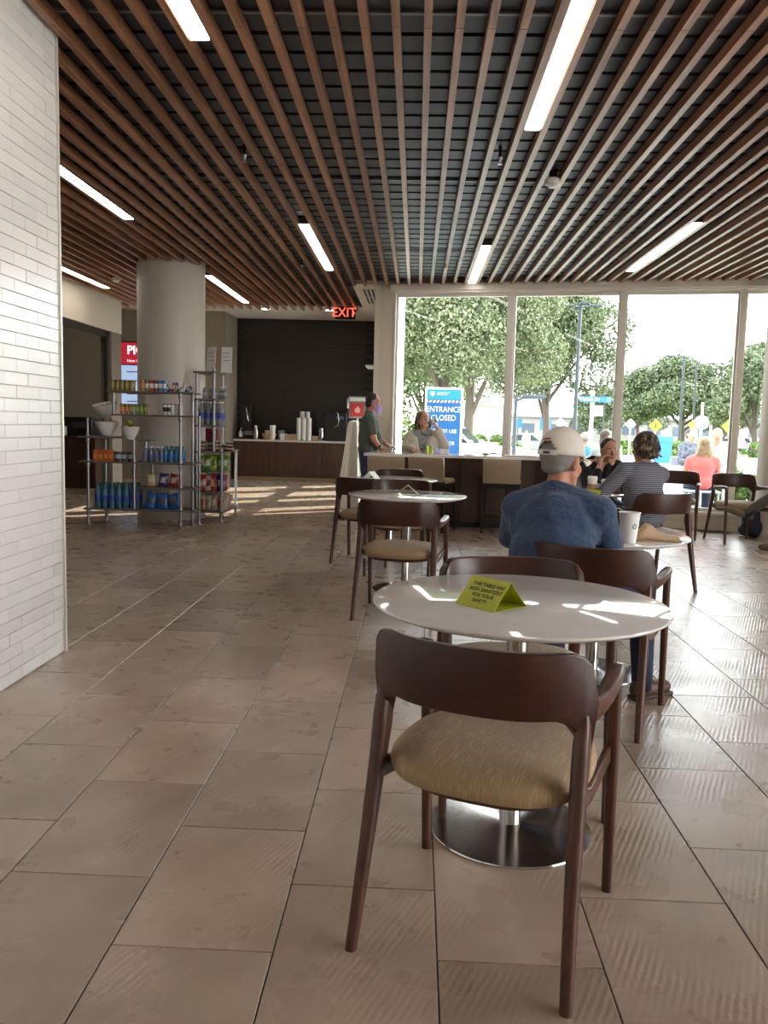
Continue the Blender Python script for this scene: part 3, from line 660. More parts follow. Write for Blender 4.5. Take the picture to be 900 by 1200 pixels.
# things on the bar
cupm = mat('paper_cup', (0.83, 0.82, 0.80), 0.45); lidm = mat('cup_lid', (0.86, 0.86, 0.85), 0.3); sleeve = mat('cardboard_sleeve', (0.42, 0.27, 0.15), 0.8)
def cup(x, y, z, label, h=0.115, r=0.042, lid=True, slv=False, logo=False, rz=0, cat='cup'):
    T = thing('paper_cup', label, cat, (x, y, z), rz)
    B().lathe([(0.0, 0.003), (r*0.68, 0.003), (r*0.68, 0.0), (r*0.70, 0.0), (r, h), (r*1.05, h+0.002), (r*1.05, h+0.006), (r*0.97, h+0.006), (r*0.95, h), (r*0.68, 0.008), (0, 0.008)], n=32).build('cup_body', cupm, T)
    if lid: B().lathe([(r*1.06, h+0.001), (r*1.07, h+0.009), (r*0.97, h+0.010), (r*0.93, h+0.022), (r*0.86, h+0.022), (r*0.84, h+0.017), (0.0, h+0.017)], n=32).build('lid', lidm, T)
    if slv: B().lathe([(r*0.79, h*0.25), (r*0.93, h*0.68), (r*0.96, h*0.68), (r*0.82, h*0.25)], n=32).build('cup_sleeve', sleeve, T)
    if logo:
        gm = mat('logo_green', (0.01, 0.13, 0.07), 0.5); z0 = h*0.58; rr = r*(0.70+0.30*0.58)+0.0008
        def ring(bld, r0, r1):
            vs = []; N = 28
            for q in (r0, r1):
                for i in range(N):
                    a = 2*PI*i/N; u = q*math.cos(a); v = q*math.sin(a); rq = rr+v*0.30*r/h; th = -PI/2+u/rq; vs.append((rq*math.cos(th), rq*math.sin(th), z0+v))
            if r0 > 0: bld.add(vs, [(i, (i+1) % N, N+(i+1) % N, N+i) for i in range(N)])
            else: bld.add(vs[N:], [tuple(range(N))])
        b_ = B(); ring(b_, 0.0105, 0.0135)
        def blotch(u0, v0, u1, v1, wd):
            vs = []
            for u, v in ((u0-wd, v0), (u0+wd, v0), (u1+wd, v1), (u1-wd, v1)):
                rq = rr+v*0.30*r/h; th = -PI/2+u/rq; vs.append((rq*math.cos(th), rq*math.sin(th), z0+v))
            b_.add(vs, [(0, 1, 2, 3)])
        for q in ((-0.006, -0.008, -0.0075, 0.004, 0.0010), (0.006, -0.008, 0.0075, 0.004, 0.0010), (-0.003, -0.0095, -0.0045, 0.001, 0.0008), (0.003, -0.0095, 0.0045, 0.001, 0.0008), (0, 0.004, 0, 0.0085, 0.0022), (-0.0035, 0.001, -0.0035, 0.0055, 0.0007), (0.0035, 0.001, 0.0035, 0.0055, 0.0007)): blotch(*q)
        b_.build('logo', gm, T, smooth=False, fix=False)
    return T
cup(1.035, 3.985, 0.7415, 'large white paper cup with a round green logo, by the blue sleeve', h=0.140, r=0.050, lid=False, logo=True, rz=math.radians(22))
cup(1.475, 6.92, 0.7415, 'white-lidded coffee cup with a brown sleeve in the hand of the woman in black', h=0.125, r=0.040, slv=True)
cup(1.590, 6.90, 0.7415, 'shorter coffee cup with a brown sleeve beside the striped woman', h=0.105, r=0.046, slv=True)
T = thing('folded_card', 'pale yellow-green card lying beside the coffee cups', 'table sign', (1.47, 6.82, 0.7415))
B().box((0, 0, 0.02), (0.11, 0.006, 0.042), R=Matrix.Rotation(0.5, 3, 'X')).build('card_panel', yel, T, smooth=False); B().box((0, 0.028, 0.02), (0.11, 0.006, 0.042), R=Matrix.Rotation(-0.5, 3, 'X')).build('card_panel', yel, T, smooth=False)
# crumpled kraft bag
kraft = mat('kraft_paper', (0.56, 0.40, 0.26), 0.85, bump=(30, 0.3, 0.004))
T = thing('paper_bag', 'crumpled brown paper bag lying on the table beside the logo cup', 'bag', (1.165, 4.065, 0.7425), math.radians(-12))
def crumple(bld, amp, seed):
    rnd = random.Random(seed); bld.v = [(x+rnd.uniform(-amp, amp), y+rnd.uniform(-amp, amp), max(0.0, z+rnd.uniform(-amp, amp)*(1 if z > 0.002 else 0))) for x, y, z in bld.v]; return bld
rings = []
for k, (x, w_, h_) in enumerate(((-0.085, 0.035, 0.02), (-0.06, 0.05, 0.05), (-0.03, 0.048, 0.082), (-0.005, 0.04, 0.08), (0.02, 0.036, 0.05), (0.06, 0.038, 0.038), (0.10, 0.036, 0.032), (0.135, 0.034, 0.026))):
    rings.append([Vector((x+0.006*math.sin(a*2+k), w_*math.cos(a), max(0, h_*0.5+h_*0.5*math.sin(a)))) for a in [2*PI*i/14 for i in range(14)]])
crumple(B().loft(rings), 0.0050, 3).build('bag_body', kraft, T)
crumple(B().prism([(-0.09, -0.03), (0.03, -0.045), (0.0, -0.012), (0.05, 0.02), (-0.02, 0.05), (-0.085, 0.02)], (-0.02, -0.035, 0.004), (1, 0, 0), (0, 1, 0.25), 0.001), 0.003, 5).build('bag_flap', kraft, T, smooth=False)
# small items on the bar
def box_item(name, label, cat, x, y, z, size, m_, rz=0, group=None, bevel=0.003):
    o = B().box((0, 0, size[2]/2), size).build(name, m_, None, smooth=False, bevel=bevel, loc=(x, y, z), rz=rz); return tag(o, label, cat, group)
def xz(px, Y): return at(px, 500, Y).x
T = thing('drink_cup', 'clear lime-green iced drink on the bar before the woman in white', 'cup', (xz(504.5, 10.42), 10.42, 0.915))
B().lathe([(0.0, 0.0), (0.028, 0.0), (0.038, 0.10), (0.0, 0.10)], n=20).build('cup_body', mat('lime_drink', (0.55, 0.72, 0.08), 0.15, trans=0.4), T)
B().cyl((0.0, 0, 0.09), (0.012, 0, 0.16), 0.003, n=8).build('straw', white_plastic, T)
box_item('tissue_box', 'pale lilac packet on the bar beside the lime drink', 'box', xz(513, 10.40), 10.40, 0.915, (0.07, 0.05, 0.045), mat('lilac', (0.55, 0.48, 0.72), 0.6))
box_item('napkin_box', 'small white box on the bar, right of the lilac packet', 'box', xz(522, 10.42), 10.42, 0.915, (0.11, 0.08, 0.06), paper)
T = thing('sunglasses', 'brown sunglasses folded on the bar right of the entrance sign', 'glasses', (xz(570, 10.35), 10.35, 0.915))
brn = mat('brown_case', (0.18, 0.09, 0.05), 0.5)
B().ell((0, 0, 0.016), (0.045, 0.03, 0.016)).build('case', brn, T)
B().tube([(-0.045, 0, 0.01), (-0.075, 0, 0.06), (-0.055, 0.01, 0.072), (-0.03, 0.01, 0.03)], 0.004).build('temple_arm', black, T)
# glossy tray lying toward the bar's right
box_item('magazine', 'thin flat magazine on the bar, right of the sunglasses', 'magazine', xz(612, 10.42), 10.42, 0.915, (0.42, 0.24, 0.012), mat('tan_cover', (0.45, 0.33, 0.20), 0.4))

# ------------------------------------------------------------------ back counter in the recess
bc = thing('back_counter', 'walnut cabinet run with a pale top under the dark tiled wall', 'counter', (-2.45, 17.80, 0))
for k in range(3): B().box((-0.93+0.93*k+0.0, 0, 0.46), (0.924, 0.60, 0.74)).build('cabinet_panel', cabwood, bc, smooth=False, bevel=0.003)
B().box((0, 0.0, 0.0475), (2.80, 0.56, 0.09)).build('plinth', mat('plinth_tan', (0.30, 0.19, 0.10), 0.6), bc, smooth=False)
B().box((0.0, -0.01, 0.855), (2.86, 0.60, 0.04)).build('worktop', mat('pale_worktop', (0.62, 0.58, 0.52), 0.3), bc, smooth=False, bevel=0.004)
CZ = 0.876; CY = 17.68
def bx(px): return xz(px, CY)
T = thing('soap_dispenser', 'small white pump bottle at the left end of the back counter', 'dispenser', (bx(280.5)+0.03, CY, CZ))
B().lathe([(0.0, 0.0), (0.045, 0.0), (0.045, 0.13), (0.02, 0.17), (0.015, 0.19), (0, 0.19)], n=18).build('bottle_body', white_plastic, T); B().cyl((0, 0, 0.19), (0, 0, 0.23), 0.008).box((0.02, 0, 0.232), (0.05, 0.012, 0.01)).build('pump', white_plastic, T)
T = thing('coffee_brewer', 'tall black brewer with a chrome spout at the left of the back counter', 'coffee maker', (bx(290), CY, CZ))
B().box((0.0, 0.05, 0.02), (0.34, 0.34, 0.04)).box((-0.05, 0.12, 0.40), (0.22, 0.16, 0.74), taper=0.85).box((0.04, -0.02, 0.20), (0.26, 0.2, 0.05)).build('brewer_body', black, T, bevel=0.01)
B().box((0.03, -0.06, 0.13), (0.18, 0.02, 0.09)).build('control_panel', mat('panel_tan', (0.25, 0.22, 0.18), 0.4), T, smooth=False)
B().tube([(-0.04, 0.03, 0.66), (-0.02, 0.0, 0.60), (0.0, 0.0, 0.45), (0.02, 0.0, 0.38)], [0.012, 0.02, 0.02, 0.01]).build('spout', steel, T)
T = thing('steel_pitcher', 'steel pitcher with white lid beside the black brewer', 'pitcher', (bx(301), CY-0.10, CZ))
B().lathe([(0.0, 0.0), (0.055, 0.0), (0.06, 0.12), (0.045, 0.22), (0.05, 0.25), (0, 0.25)], n=24).build('pitcher_body', steel, T); B().ell((0, 0, 0.27), (0.035, 0.035, 0.03)).build('lid', white_plastic, T)
B().tube([(0.055, 0, 0.20), (0.10, 0, 0.17), (0.095, 0, 0.09), (0.057, 0, 0.06)], 0.008).build('handle', black, T)
tanm = mat('kraft_light', (0.45, 0.30, 0.17), 0.8)
T = thing('napkin_basket', 'tan basket of napkins on the back counter', 'basket', (bx(316), CY-0.03, CZ))
B().lathe([(0.0, 0.0), (0.12, 0.0), (0.16, 0.10), (0.17, 0.13), (0.155, 0.13), (0.11, 0.015), (0, 0.015)], n=24).build('basket_body', tanm, T)
for k in range(5): B().box((-0.08+0.04*k, random.uniform(-.03, .03), 0.12), (0.03, 0.11, 0.15), rz=random.uniform(-.3, .3)).build('napkin', paper, T, smooth=False)
cup(bx(321), CY-0.14, CZ, 'white paper cup standing taller before the napkin basket', h=0.30, r=0.065, lid=False)
for k, (px, hh, wd, m_, lb) in enumerate(((329, 0.20, 0.13, mat('silver_grey', (0.3, 0.3, 0.3), 0.4), 'grey canister behind the napkin basket'), (333, 0.13, 0.14, white_plastic, 'white condiment box right of the napkin basket'), (339, 0.12, 0.16, mat('pinkish', (0.5, 0.33, 0.27), 0.6), 'pinkish box of sachets on the back counter'), (345, 0.13, 0.13, tanm, 'tan box of stirrers left of the cup stacks'))):
    box_item('condiment_box', lb, 'box', bx(px), CY-0.02*k+ (0.15 if k == 0 else 0), CZ, (wd, 0.14, hh), m_)
for k, (px, hh) in enumerate(((353.5, 0.63), (360, 0.63))):
    T = thing('cup_stack', 'tall stack of white paper cups, the %s one of the pair at the back' % ('left', 'right')[k], 'cups', (bx(px), CY+0.08, CZ))
    for q in range(16): B().lathe([(0.040, 0.0), (0.055, 0.045), (0.058, 0.047), (0.058, 0.052), (0.0, 0.052)], (0, 0, q*0.0375), n=14).build('nested_cup', cupm, T)
for k, px in enumerate((351.0, 357, 363)):
    T = thing('cup_stack', 'shorter stack of white paper cups in front, %s of three' % ('left', 'middle', 'right')[k], 'cups', (bx(px), CY-0.10, CZ))
    for q in range(12): B().lathe([(0.040, 0.0), (0.053, 0.045), (0.056, 0.047), (0.056, 0.052), (0.0, 0.052)], (0, 0, q*0.0385), n=14).build('nested_cup', cupm, T)
box_item('stirrer_box', 'low tan box right of the white cup stacks', 'box', bx(370), CY, CZ, (0.13, 0.14, 0.10), tanm)
o = B().lathe([(0, 0), (0.05, 0), (0.055, 0.25), (0.045, 0.27), (0, 0.275)], n=24).build('steel_flask', steel, None, loc=(bx(377), CY-0.05, CZ)); tag(o, 'steel flask between the cup stacks and the coffee machine', 'flask')
T = thing('espresso_machine', 'big black coffee machine with chrome handle on the back counter', 'coffee machine', (bx(394), CY+0.05, CZ))
B().box((0, 0.05, 0.30), (0.46, 0.34, 0.60)).box((0, -0.12, 0.03), (0.46, 0.2, 0.06)).build('machine_body', black, T, bevel=0.015)
B().tube([(-0.02, -0.16, 0.30), (0.04, -0.17, 0.33), (0.06, -0.17, 0.45), (0.04, -0.17, 0.58), (0.0, -0.16, 0.62)], 0.012).build('chrome_handle', steel, T)
B().box((0.08, -0.13, 0.50), (0.16, 0.02, 0.06)).build('control_panel', mat('panel_blue', (0.10, 0.13, 0.17), 0.3), T, smooth=False)
T = thing('coffee_grinder', 'tall black dispenser with bottles on top, right end of the back counter', 'coffee machine', (bx(411)+0.02, CY+0.1, CZ))
B().box((0, 0, 0.35), (0.26, 0.30, 0.70)).build('dispenser_body', black, T, bevel=0.01)
for k in range(4): B().lathe([(0.0, 0.0), (0.032, 0.0), (0.035, 0.12), (0.012, 0.18), (0.012, 0.22), (0, 0.22)], (-0.10+0.065*k, -0.05, 0.70), n=14).build('syrup_bottle', (alu, blackmatte, white_plastic, alu)[k], T)
B().box((-0.05, -0.16, 0.36), (0.06, 0.02, 0.10)).build('tap', alu, T, bevel=0.004)
# wall shelf high on the right of the recess
T = thing('wall_shelf', 'short white wall shelf high beside the dark wall', 'shelf', (-0.84, 17.2, 2.42))
B().box((0, 0, 0), (0.42, 0.9, 0.03)).build('shelf_board', white_plastic, T, smooth=False); B().box((0.16, 0, 0.08), (0.10, 0.3, 0.12)).build('bracket', white_plastic, T, smooth=False)
# poster stand and draped cover by the entrance
T = thing('poster_stand', 'red poster in a silver frame behind the man in green', 'sign', (xz(418.5, 12.6), 12.6, 0))
B().cyl((0, 0.02, 0.0), (0, 0.02, 1.35), 0.012).lathe([(0.0, 0), (0.17, 0), (0.17, 0.012), (0, 0.014)], (0, 0.02, 0)).build('stand_pole', alu, T)
B().box((0, 0, 1.51), (0.27, 0.014, 0.33)).build('poster_frame', alu, T, smooth=False)
B().box((-0.01, -0.008, 1.475), (0.20, 0.003, 0.20)).build('red_poster', mat('poster_red', (0.62, 0.05, 0.06), 0.5), T, smooth=False)
B().box((0, -0.008, 1.63), (0.24, 0.003, 0.05)).build('poster_header', paper, T, smooth=False)
B().prism([(-0.03, -0.05), (0.03, -0.05), (0.045, 0), (0.01, 0.05), (-0.02, 0.02), (-0.045, 0.0)], (0.0, -0.010, 1.48), (1, 0, 0), (0, 0, 1), 0.002).build('poster_emblem', mat('poster_pink', (0.85, 0.55, 0.50), 0.5), T, smooth=False)
rings = []
for z, r in ((0.0, 0.19), (0.35, 0.165), (0.7, 0.13), (1.0, 0.10), (1.22, 0.09), (1.30, 0.06), (1.31, 0.02)):
    rings.append([Vector((r*(1+0.13*math.sin(7*a+z*2))*math.cos(a)-0.10*(1.3-z)*0.5, 0.6*r*(1+0.13*math.sin(7*a+z*2))*math.sin(a), z)) for a in [2*PI*i/56 for i in range(56)]])
o = B().loft(rings).build('draped_cover', mat('white_cloth', (0.80, 0.78, 0.72), 0.8), None, loc=(xz(415, 12.25), 12.25, 0.0)); tag(o, 'white cloth cover hanging in folds below the red poster', 'cloth')
# far left opening
T = thing('service_counter', 'dark wood service counter seen through the left opening', 'counter', (-6.6, 14.8, 0))
B().box((0, 0, 0.44), (1.9, 0.7, 0.88)).build('counter_body', cabwood, T, smooth=False, bevel=0.004); B().box((0, 0, 0.90), (1.96, 0.76, 0.04)).build('worktop', mat('dark_stone', (0.03, 0.028, 0.027), 0.3), T, smooth=False)
T = thing('black_machine', 'black boxy machine on the far left service counter', 'appliance', (-6.05, 14.75, 0.92)); B().box((0, 0, 0.17), (0.62, 0.45, 0.34)).build('machine_body', black, T, bevel=0.02); B().box((0.1, -0.23, 0.2), (0.25, 0.01, 0.1)).build('display_panel', mat('panel_grey', (0.08, 0.08, 0.09), 0.3), T, smooth=False)
T = thing('white_dispenser', 'cream dispensers stacked at the far left edge by the brick wall', 'appliance', (-6.38, 14.35, 0.92))
offw = mat('offwhite_plastic', (0.60, 0.56, 0.46), 0.4)
B().box((-0.04, 0, 0.10), (0.34, 0.3, 0.20)).build('lower_unit', offw, T, bevel=0.015); B().box((-0.10, 0, 0.48), (0.25, 0.25, 0.55), taper=0.85).build('upper_unit', offw, T, bevel=0.015); B().box((0.12, -0.02, 0.09), (0.22, 0.25, 0.17)).build('side_unit', offw, T, bevel=0.01)
# pick-up screen
T = thing('pickup_screen', 'wall screen with a red PICK UP header and pale blue lines below', 'screen', (-5.83, 16.96, 0))
Lx = 0.52
B().box((0.26, 0, 2.06), (1.02, 0.05, 1.50)).build('screen_body', black, T, bevel=0.004)
B().box((0.26, -0.028, 2.57), (0.98, 0.004, 0.44)).build('red_header', mat('screen_red', (0.30, 0.01, 0.02), 0.4, emit=(0.75, 0.03, 0.07), estr=0.35), T, smooth=False)
B().box((0.26, -0.028, 1.83), (0.98, 0.004, 1.0)).build('pale_panel', mat('screen_blue', (0.30, 0.38, 0.55), 0.4, emit=(0.45, 0.58, 0.85), estr=0.55), T, smooth=False)
wt = mat('screen_white', (0.9, 0.9, 0.9), 0.4, emit=(1, 1, 1), estr=0.7)
text('PICK UP', 0.24, wt, T, (-0.11, -0.032, 2.63), RF((1, 0, 0), (0, 0, 1)), align='LEFT', bold=0.006)
text('New Orders', 0.085, wt, T, (-0.11, -0.032, 2.42), RF((1, 0, 0), (0, 0, 1)), align='LEFT')
gr = mat('screen_grey', (0.15, 0.18, 0.25), 0.5)
for k, z in enumerate((2.20, 2.02, 1.75, 1.6)): B().box((0.02, -0.031, z), (0.28, 0.002, 0.02)).build('text_line', gr, T, smooth=False)
# ------------------------------------------------------------------ snack racks
def xr(px, Y): return at(px, 540, Y).x
def zr(py, Y, px=200): return at(px, py, Y).z
def rack_part(T, kind, *a, **k): pass
RY = 9.78
R1 = thing('snack_rack', 'low stepped snack rack with metal posts in front of the round column', 'rack', (0, 0, 0))
def post(T, x, y, z0, z1, foot=True):
    b = B().cyl((x, y, z0), (x, y, z1), 0.017, n=12)
    if foot: b.lathe([(0.034, 0.0), (0.034, 0.008), (0.02, 0.02), (0.017, 0.05)], (x, y, z0), n=12)
    b.build('post', alu, T)
def shelf(T, x0, x1, y0, y1, z, fit=()):
    s = B().bb((x0, y0, z-0.022), (x1, y1, z)).build('shelf', shelfmat, T, smooth=False, bevel=0.003)
    for x, y in fit: B().lathe([(0.019, -0.075), (0.026, -0.055), (0.026, -0.0225), (0.024, 0.0), (0.024, 0.02), (0.018, 0.035)], (x, y, z), n=12).build('shelf_collar', alu, s)
YF, YB = 9.62, 9.98
zb, z2, z3, z4, z5, z6 = zr(598, 9.62), zr(572, 9.62), zr(542.6, 9.62), zr(513.7, 9.62), zr(486.5, 9.62), zr(459, 9.62)
X = lambda px: xr(px, 9.62)
p102, p156, p211, p220, p229, p132, p168, p115 = X(102), X(156), X(210.7), X(220.5), X(228), X(132), X(168), X(115)
F = [(p102, YF+0.03), (p102+0.10, YB-0.03), (p156, YF+0.03), (p211, YF+0.03), (p220, YB-0.16), (p229-0.03, YB-0.03), (p168, YB-0.03)]
post(R1, *F[0], 0, zr(492, 9.62)); post(R1, *F[1], 0, zr(492, 9.62)); post(R1, *F[2], zb-0.03, z4-0.03, False); post(R1, *F[3], 0, z6+0.0); post(R1, *F[4], 0, z6)
post(R1, *F[5], 0, z5); post(R1, *F[6], zb, z3+0.12, False); post(R1, p132, YF+0.05, z5, z6, False)
shelf(R1, X(97), X(229), YF, YB, zb, (F[0], F[1], F[3])); shelf(R1, X(160), X(229), YF, YB, z2, (F[3],)); shelf(R1, X(92), X(229), YF, YB, z3, (F[0], F[2], F[3]))
shelf(R1, X(90), X(131), YF, YB, z4, (F[0],)); shelf(R1, X(131), X(224), YF, YB, z5, (F[3],)); shelf(R1, X(125), X(226), YF, YB, z6, (F[3],))
shelf(R1, X(161), X(176), YF, YF+0.2, zr(516, 9.62)); post(R1, X(168), YF+0.1, z3+0.0, zr(518, 9.62), False)
R2 = thing('snack_rack', 'tall snack rack with metal posts right of the round column', 'rack', (0, 0, 0))
RF2, RB2 = 10.12, 11.0
X2 = lambda px: xr(px, 10.12)
xl, xm, xr2 = X2(226), X2(259), -2.36
g1, g2, g3, g4, g5 = zr(598, 10.12), zr(527.6, 10.12), zr(497, 10.12), zr(466, 10.12), zr(434, 10.12)
xa, xb2 = X2(249.7), -2.46
for q in (((xm, RF2+0.03), 0, g2), ((xm, RB2-0.03), 0, g2), ((X2(244.8), RB2-0.2), 0, g1), ((xa, RF2+0.03), g2, g5), ((X2(245), RF2+0.28), g2, g5), ((xa, RF2+0.50), g2, g5), ((xl+0.04, RF2+0.03), g1, g5)): post(R2, *q[0], q[1], q[2], q[1] == 0)
shelf(R2, xl, xm+0.03, RF2, RB2, g1, ((xm, RF2+0.03), (xm, RB2-0.03))); shelf(R2, xl, xm+0.03, RF2, RB2, g2, ((xm, RF2+0.03),))
for g in (g3, g4, g5): shelf(R2, xl, xa+0.03, RF2, RF2+0.55, g, ((xa, RF2+0.03),))
gm1 = zr(575, 10.12); gm2 = zr(551, 10.12)
shelf(R2, xl+0.05, xm-0.03, RF2+0.02, RF2+0.5, gm1); shelf(R2, xl+0.05, xm-0.03, RF2+0.02, RF2+0.5, gm2)

# goods
ORD = ['leftmost', 'second from the left', 'third from the left', 'fourth from the left', 'fifth from the left', 'sixth from the left', 'rightmost']
watb = mat('water_bottle', (0.10, 0.28, 0.42), 0.12, trans=0.35); watc = mat('water_clear', (0.30, 0.38, 0.45), 0.1, trans=0.5)
bluel = mat('blue_label', (0.02, 0.07, 0.38), 0.4); greencap = mat('green_cap', (0.01, 0.14, 0.07), 0.4); whitecap = white_plastic
def make_bottle(h, r, body, labm, capm, label, cat, group):
    T = thing('water_bottle', label, cat, group=group)
    B().lathe([(0, 0), (r*0.9, 0), (r, 0.01), (r, h*0.62), (r*0.92, h*0.68), (r*0.45, h*0.86), (r*0.36, h*0.90), (r*0.36, h*0.93), (0, h*0.93)], n=16).build('bottle_body', body, T)
    B().lathe([(r*1.015, h*0.28), (r*1.02, h*0.285), (r*1.02, h*0.52), (r*1.015, h*0.525)], n=16).build('bottle_label', labm, T)
    B().cyl((0, 0, h*0.925), (0, 0, h), r*0.42, n=12).build('bottle_cap', capm, T)
    return T
def row(proto, spots, labels):
    for i, (p_, lb) in enumerate(zip(spots, labels)):
        if i == 0: proto.location = p_; proto['label'] = lb
        else: dup(proto, p_, random.uniform(0, 6), lb)
b0 = make_bottle(0.30, 0.040, watb, bluel, greencap, '', 'bottle', 'water bottles on the bottom shelf')
sp = []; lb = []
for r_i in range(3):
    for k in range(6):
        sp.append((X(112)+0.085*k+0.006*r_i, 9.68+0.088*r_i, zb)); lb.append(('%s blue-label water bottle, %s row of the lowest left shelf' % (ORD[k], ('front', 'middle', 'back')[r_i])))
row(b0, sp, lb)
b1 = make_bottle(0.185, 0.030, watc, mat('navy_white_label', (0.10, 0.12, 0.35), 0.4), whitecap, '', 'bottle', 'small clear bottles'); sp = []; lb = []
for r_i in range(2):
    for k in range(4): sp.append((X(170)+0.064*k-0.015, 9.68+0.07*r_i, z3)); lb.append('%s small clear white-capped bottle, %s row of the right middle shelf' % (ORD[k], ('front', 'back')[r_i]))
row(b1, sp, lb)
b2 = make_bottle(0.195, 0.031, watb, mat('bright_blue_label', (0.02, 0.16, 0.55), 0.4), greencap, '', 'bottle', 'green-capped bottles'); sp = []; lb = []
for r_i in range(2):
    for k in range(4): sp.append((X(192)+0.064*k, 9.68+0.07*r_i, z3)); lb.append('%s green-capped small bottle, %s row beside the clear bottles' % (ORD[k], ('front', 'back')[r_i]))
row(b2, sp, lb)
b3 = make_bottle(0.29, 0.037, mat('smart_clear', (0.42, 0.46, 0.50), 0.1, trans=0.5), mat('violet_label', (0.05, 0.07, 0.40), 0.4), whitecap, '', 'bottle', 'tall clear bottles on the right rack'); sp = []; lb = []
for r_i in range(2):
    for k in range(4): sp.append((xl+0.085+0.078*k, RF2+0.09+0.12*r_i, g3)); lb.append('%s tall clear blue-label bottle, %s row on the right rack' % (ORD[k], ('front', 'back')[r_i]))
row(b3, sp, lb)
b4 = make_bottle(0.15, 0.026, mat('clear_small', (0.35, 0.38, 0.42), 0.15, trans=0.4), mat('grey_label', (0.35, 0.37, 0.42), 0.4), whitecap, '', 'bottle', 'short bottles on the right rack'); sp = []; lb = []
for k in range(5): sp.append((xl+0.12+0.062*k, RF2+0.10+0.05*(k % 2), g4)); lb.append('%s short clear bottle on the upper shelf of the right rack' % ORD[k])
row(b4, sp, lb)
# juice boxes and drink cups
def carton(x, y, z, s, m1, m2, label, group, name='juice_box', cat='carton'):
    T = thing(name, label, cat, (x, y, z), group=group)
    B().box((0, 0, s[2]/2), s).build('carton_body', m1, T, bevel=0.003)
    B().box((0, -s[1]/2-0.001, s[2]*0.45), (s[0]*0.66, 0.002, s[2]*0.4)).build('carton_label', m2, T, smooth=False)
    B().box((0, 0, s[2]+0.004), (s[0]*0.8, s[1]*0.5, 0.008)).build('carton_top', m1, T, smooth=False)
orange = mat('orange_pack', (0.60, 0.14, 0.03), 0.45); orlab = mat('orange_label', (0.72, 0.34, 0.10), 0.5)
for k in range(4): carton(X(110)+0.062*k, 9.69, z3, (0.055, 0.05, 0.125), orange, orlab, '%s orange juice carton on the left middle shelf' % ORD[k], 'orange cartons')
def pot(x, y, z, h, r, m1, m2, m3, label, group, name='snack_cup', cat='snack cup'):
    T = thing(name, label, cat, (x, y, z), group=group)
    B().lathe([(0, 0), (r*0.85, 0), (r, h*0.92), (0, h*0.92)], n=18).build('cup_body', m1, T)
    B().lathe([(r*0.90, h*0.3), (r*0.985, h*0.7)], n=18).build('cup_label', m2, T)
    B().cyl((0, 0, h*0.92), (0, 0, h), r*1.06, n=18).build('lid', m3, T)
palebl = mat('pale_blue_pack', (0.30, 0.42, 0.55), 0.4); dkbr = mat('dark_brown_pack', (0.06, 0.03, 0.03), 0.5)
for k in range(3): pot(X(139)+0.078*k-0.04, 9.69, z3, 0.115, 0.034, dkbr, palebl, dkbr, '%s dark tub with pale blue label right of the orange cartons' % ORD[k], 'pale blue label tubs')
olive = mat('olive_glass', (0.28, 0.22, 0.06), 0.3); jarl = mat('jar_label', (0.45, 0.36, 0.14), 0.5); dark = mat('dark_lid', (0.06, 0.04, 0.03), 0.4)
for r_i in range(2):
    for k in range(5): pot(X(130)+0.056*k, 9.70+0.07*r_i, z6, 0.125, 0.026, olive, jarl, dark, '%s olive-yellow jar, %s row at the left of the top shelf' % (ORD[k], ('front', 'back')[r_i]), 'olive jars', 'snack_jar', 'jar')
cols = [(mat('amber', (0.50, 0.22, 0.06), .4)), mat('green_pack', (0.12, 0.22, 0.06), .4), mat('red_pack', (0.42, 0.03, 0.03), .4), mat('maroon_pack', (0.22, 0.02, 0.04), .4), mat('blue_pack', (0.04, 0.16, 0.45), .4), mat('blue_pack2', (0.06, 0.22, 0.55), .4)]
nm = ['amber', 'green', 'red', 'maroon', 'blue', 'bright blue']
for k in range(6): pot(X(165)+0.051*k, 9.70, z6, 0.13, 0.025, cols[k], (orlab if k == 0 else paper), cols[k], '%s tall snack can in the mixed row on the top shelf' % nm[k], None, 'snack_can', 'can')
for k in range(3): pot(X(141)+0.052*k, 9.70, z5, 0.12, 0.026, mat('amber2', (0.42, 0.18, 0.05), .4), orlab, dark, '%s amber jar on the second shelf from the top' % ORD[k], 'amber jars', 'snack_jar', 'jar')
for k in range(4): pot(X(153)+0.052*k, 9.70, z5, 0.12, 0.025, mat('pickle', (0.14, 0.22, 0.03), .3), mat('lime_label', (0.35, 0.45, 0.10), .5), dark, '%s green jar on the second shelf from the top' % ORD[k], 'green jars', 'snack_jar', 'jar')
for k in range(5):
    pot(X(191)+0.046*k, 9.70, z5, 0.13, 0.024, paper, mat('black_label', (0.03, 0.03, 0.03), .5) if k < 2 else paper, mat('red_lid', (0.45, 0.02, 0.03), .4) if k > 1 else dark, ('white cup with dark lid' if k < 2 else 'white cup with red lid')+' under the top shelf, %s of five' % ORD[k], 'white cups %s' % ('dark lid' if k < 2 else 'red lid'))
tag(B().box((0, 0, 0.115), (0.145, 0.006, 0.23)).build('price_sheet', mat('price_paper', (0.52, 0.44, 0.40), .6), None, smooth=False, loc=(X(174), 9.72, z5)), 'pinkish price sheet standing on the second shelf', 'sign')
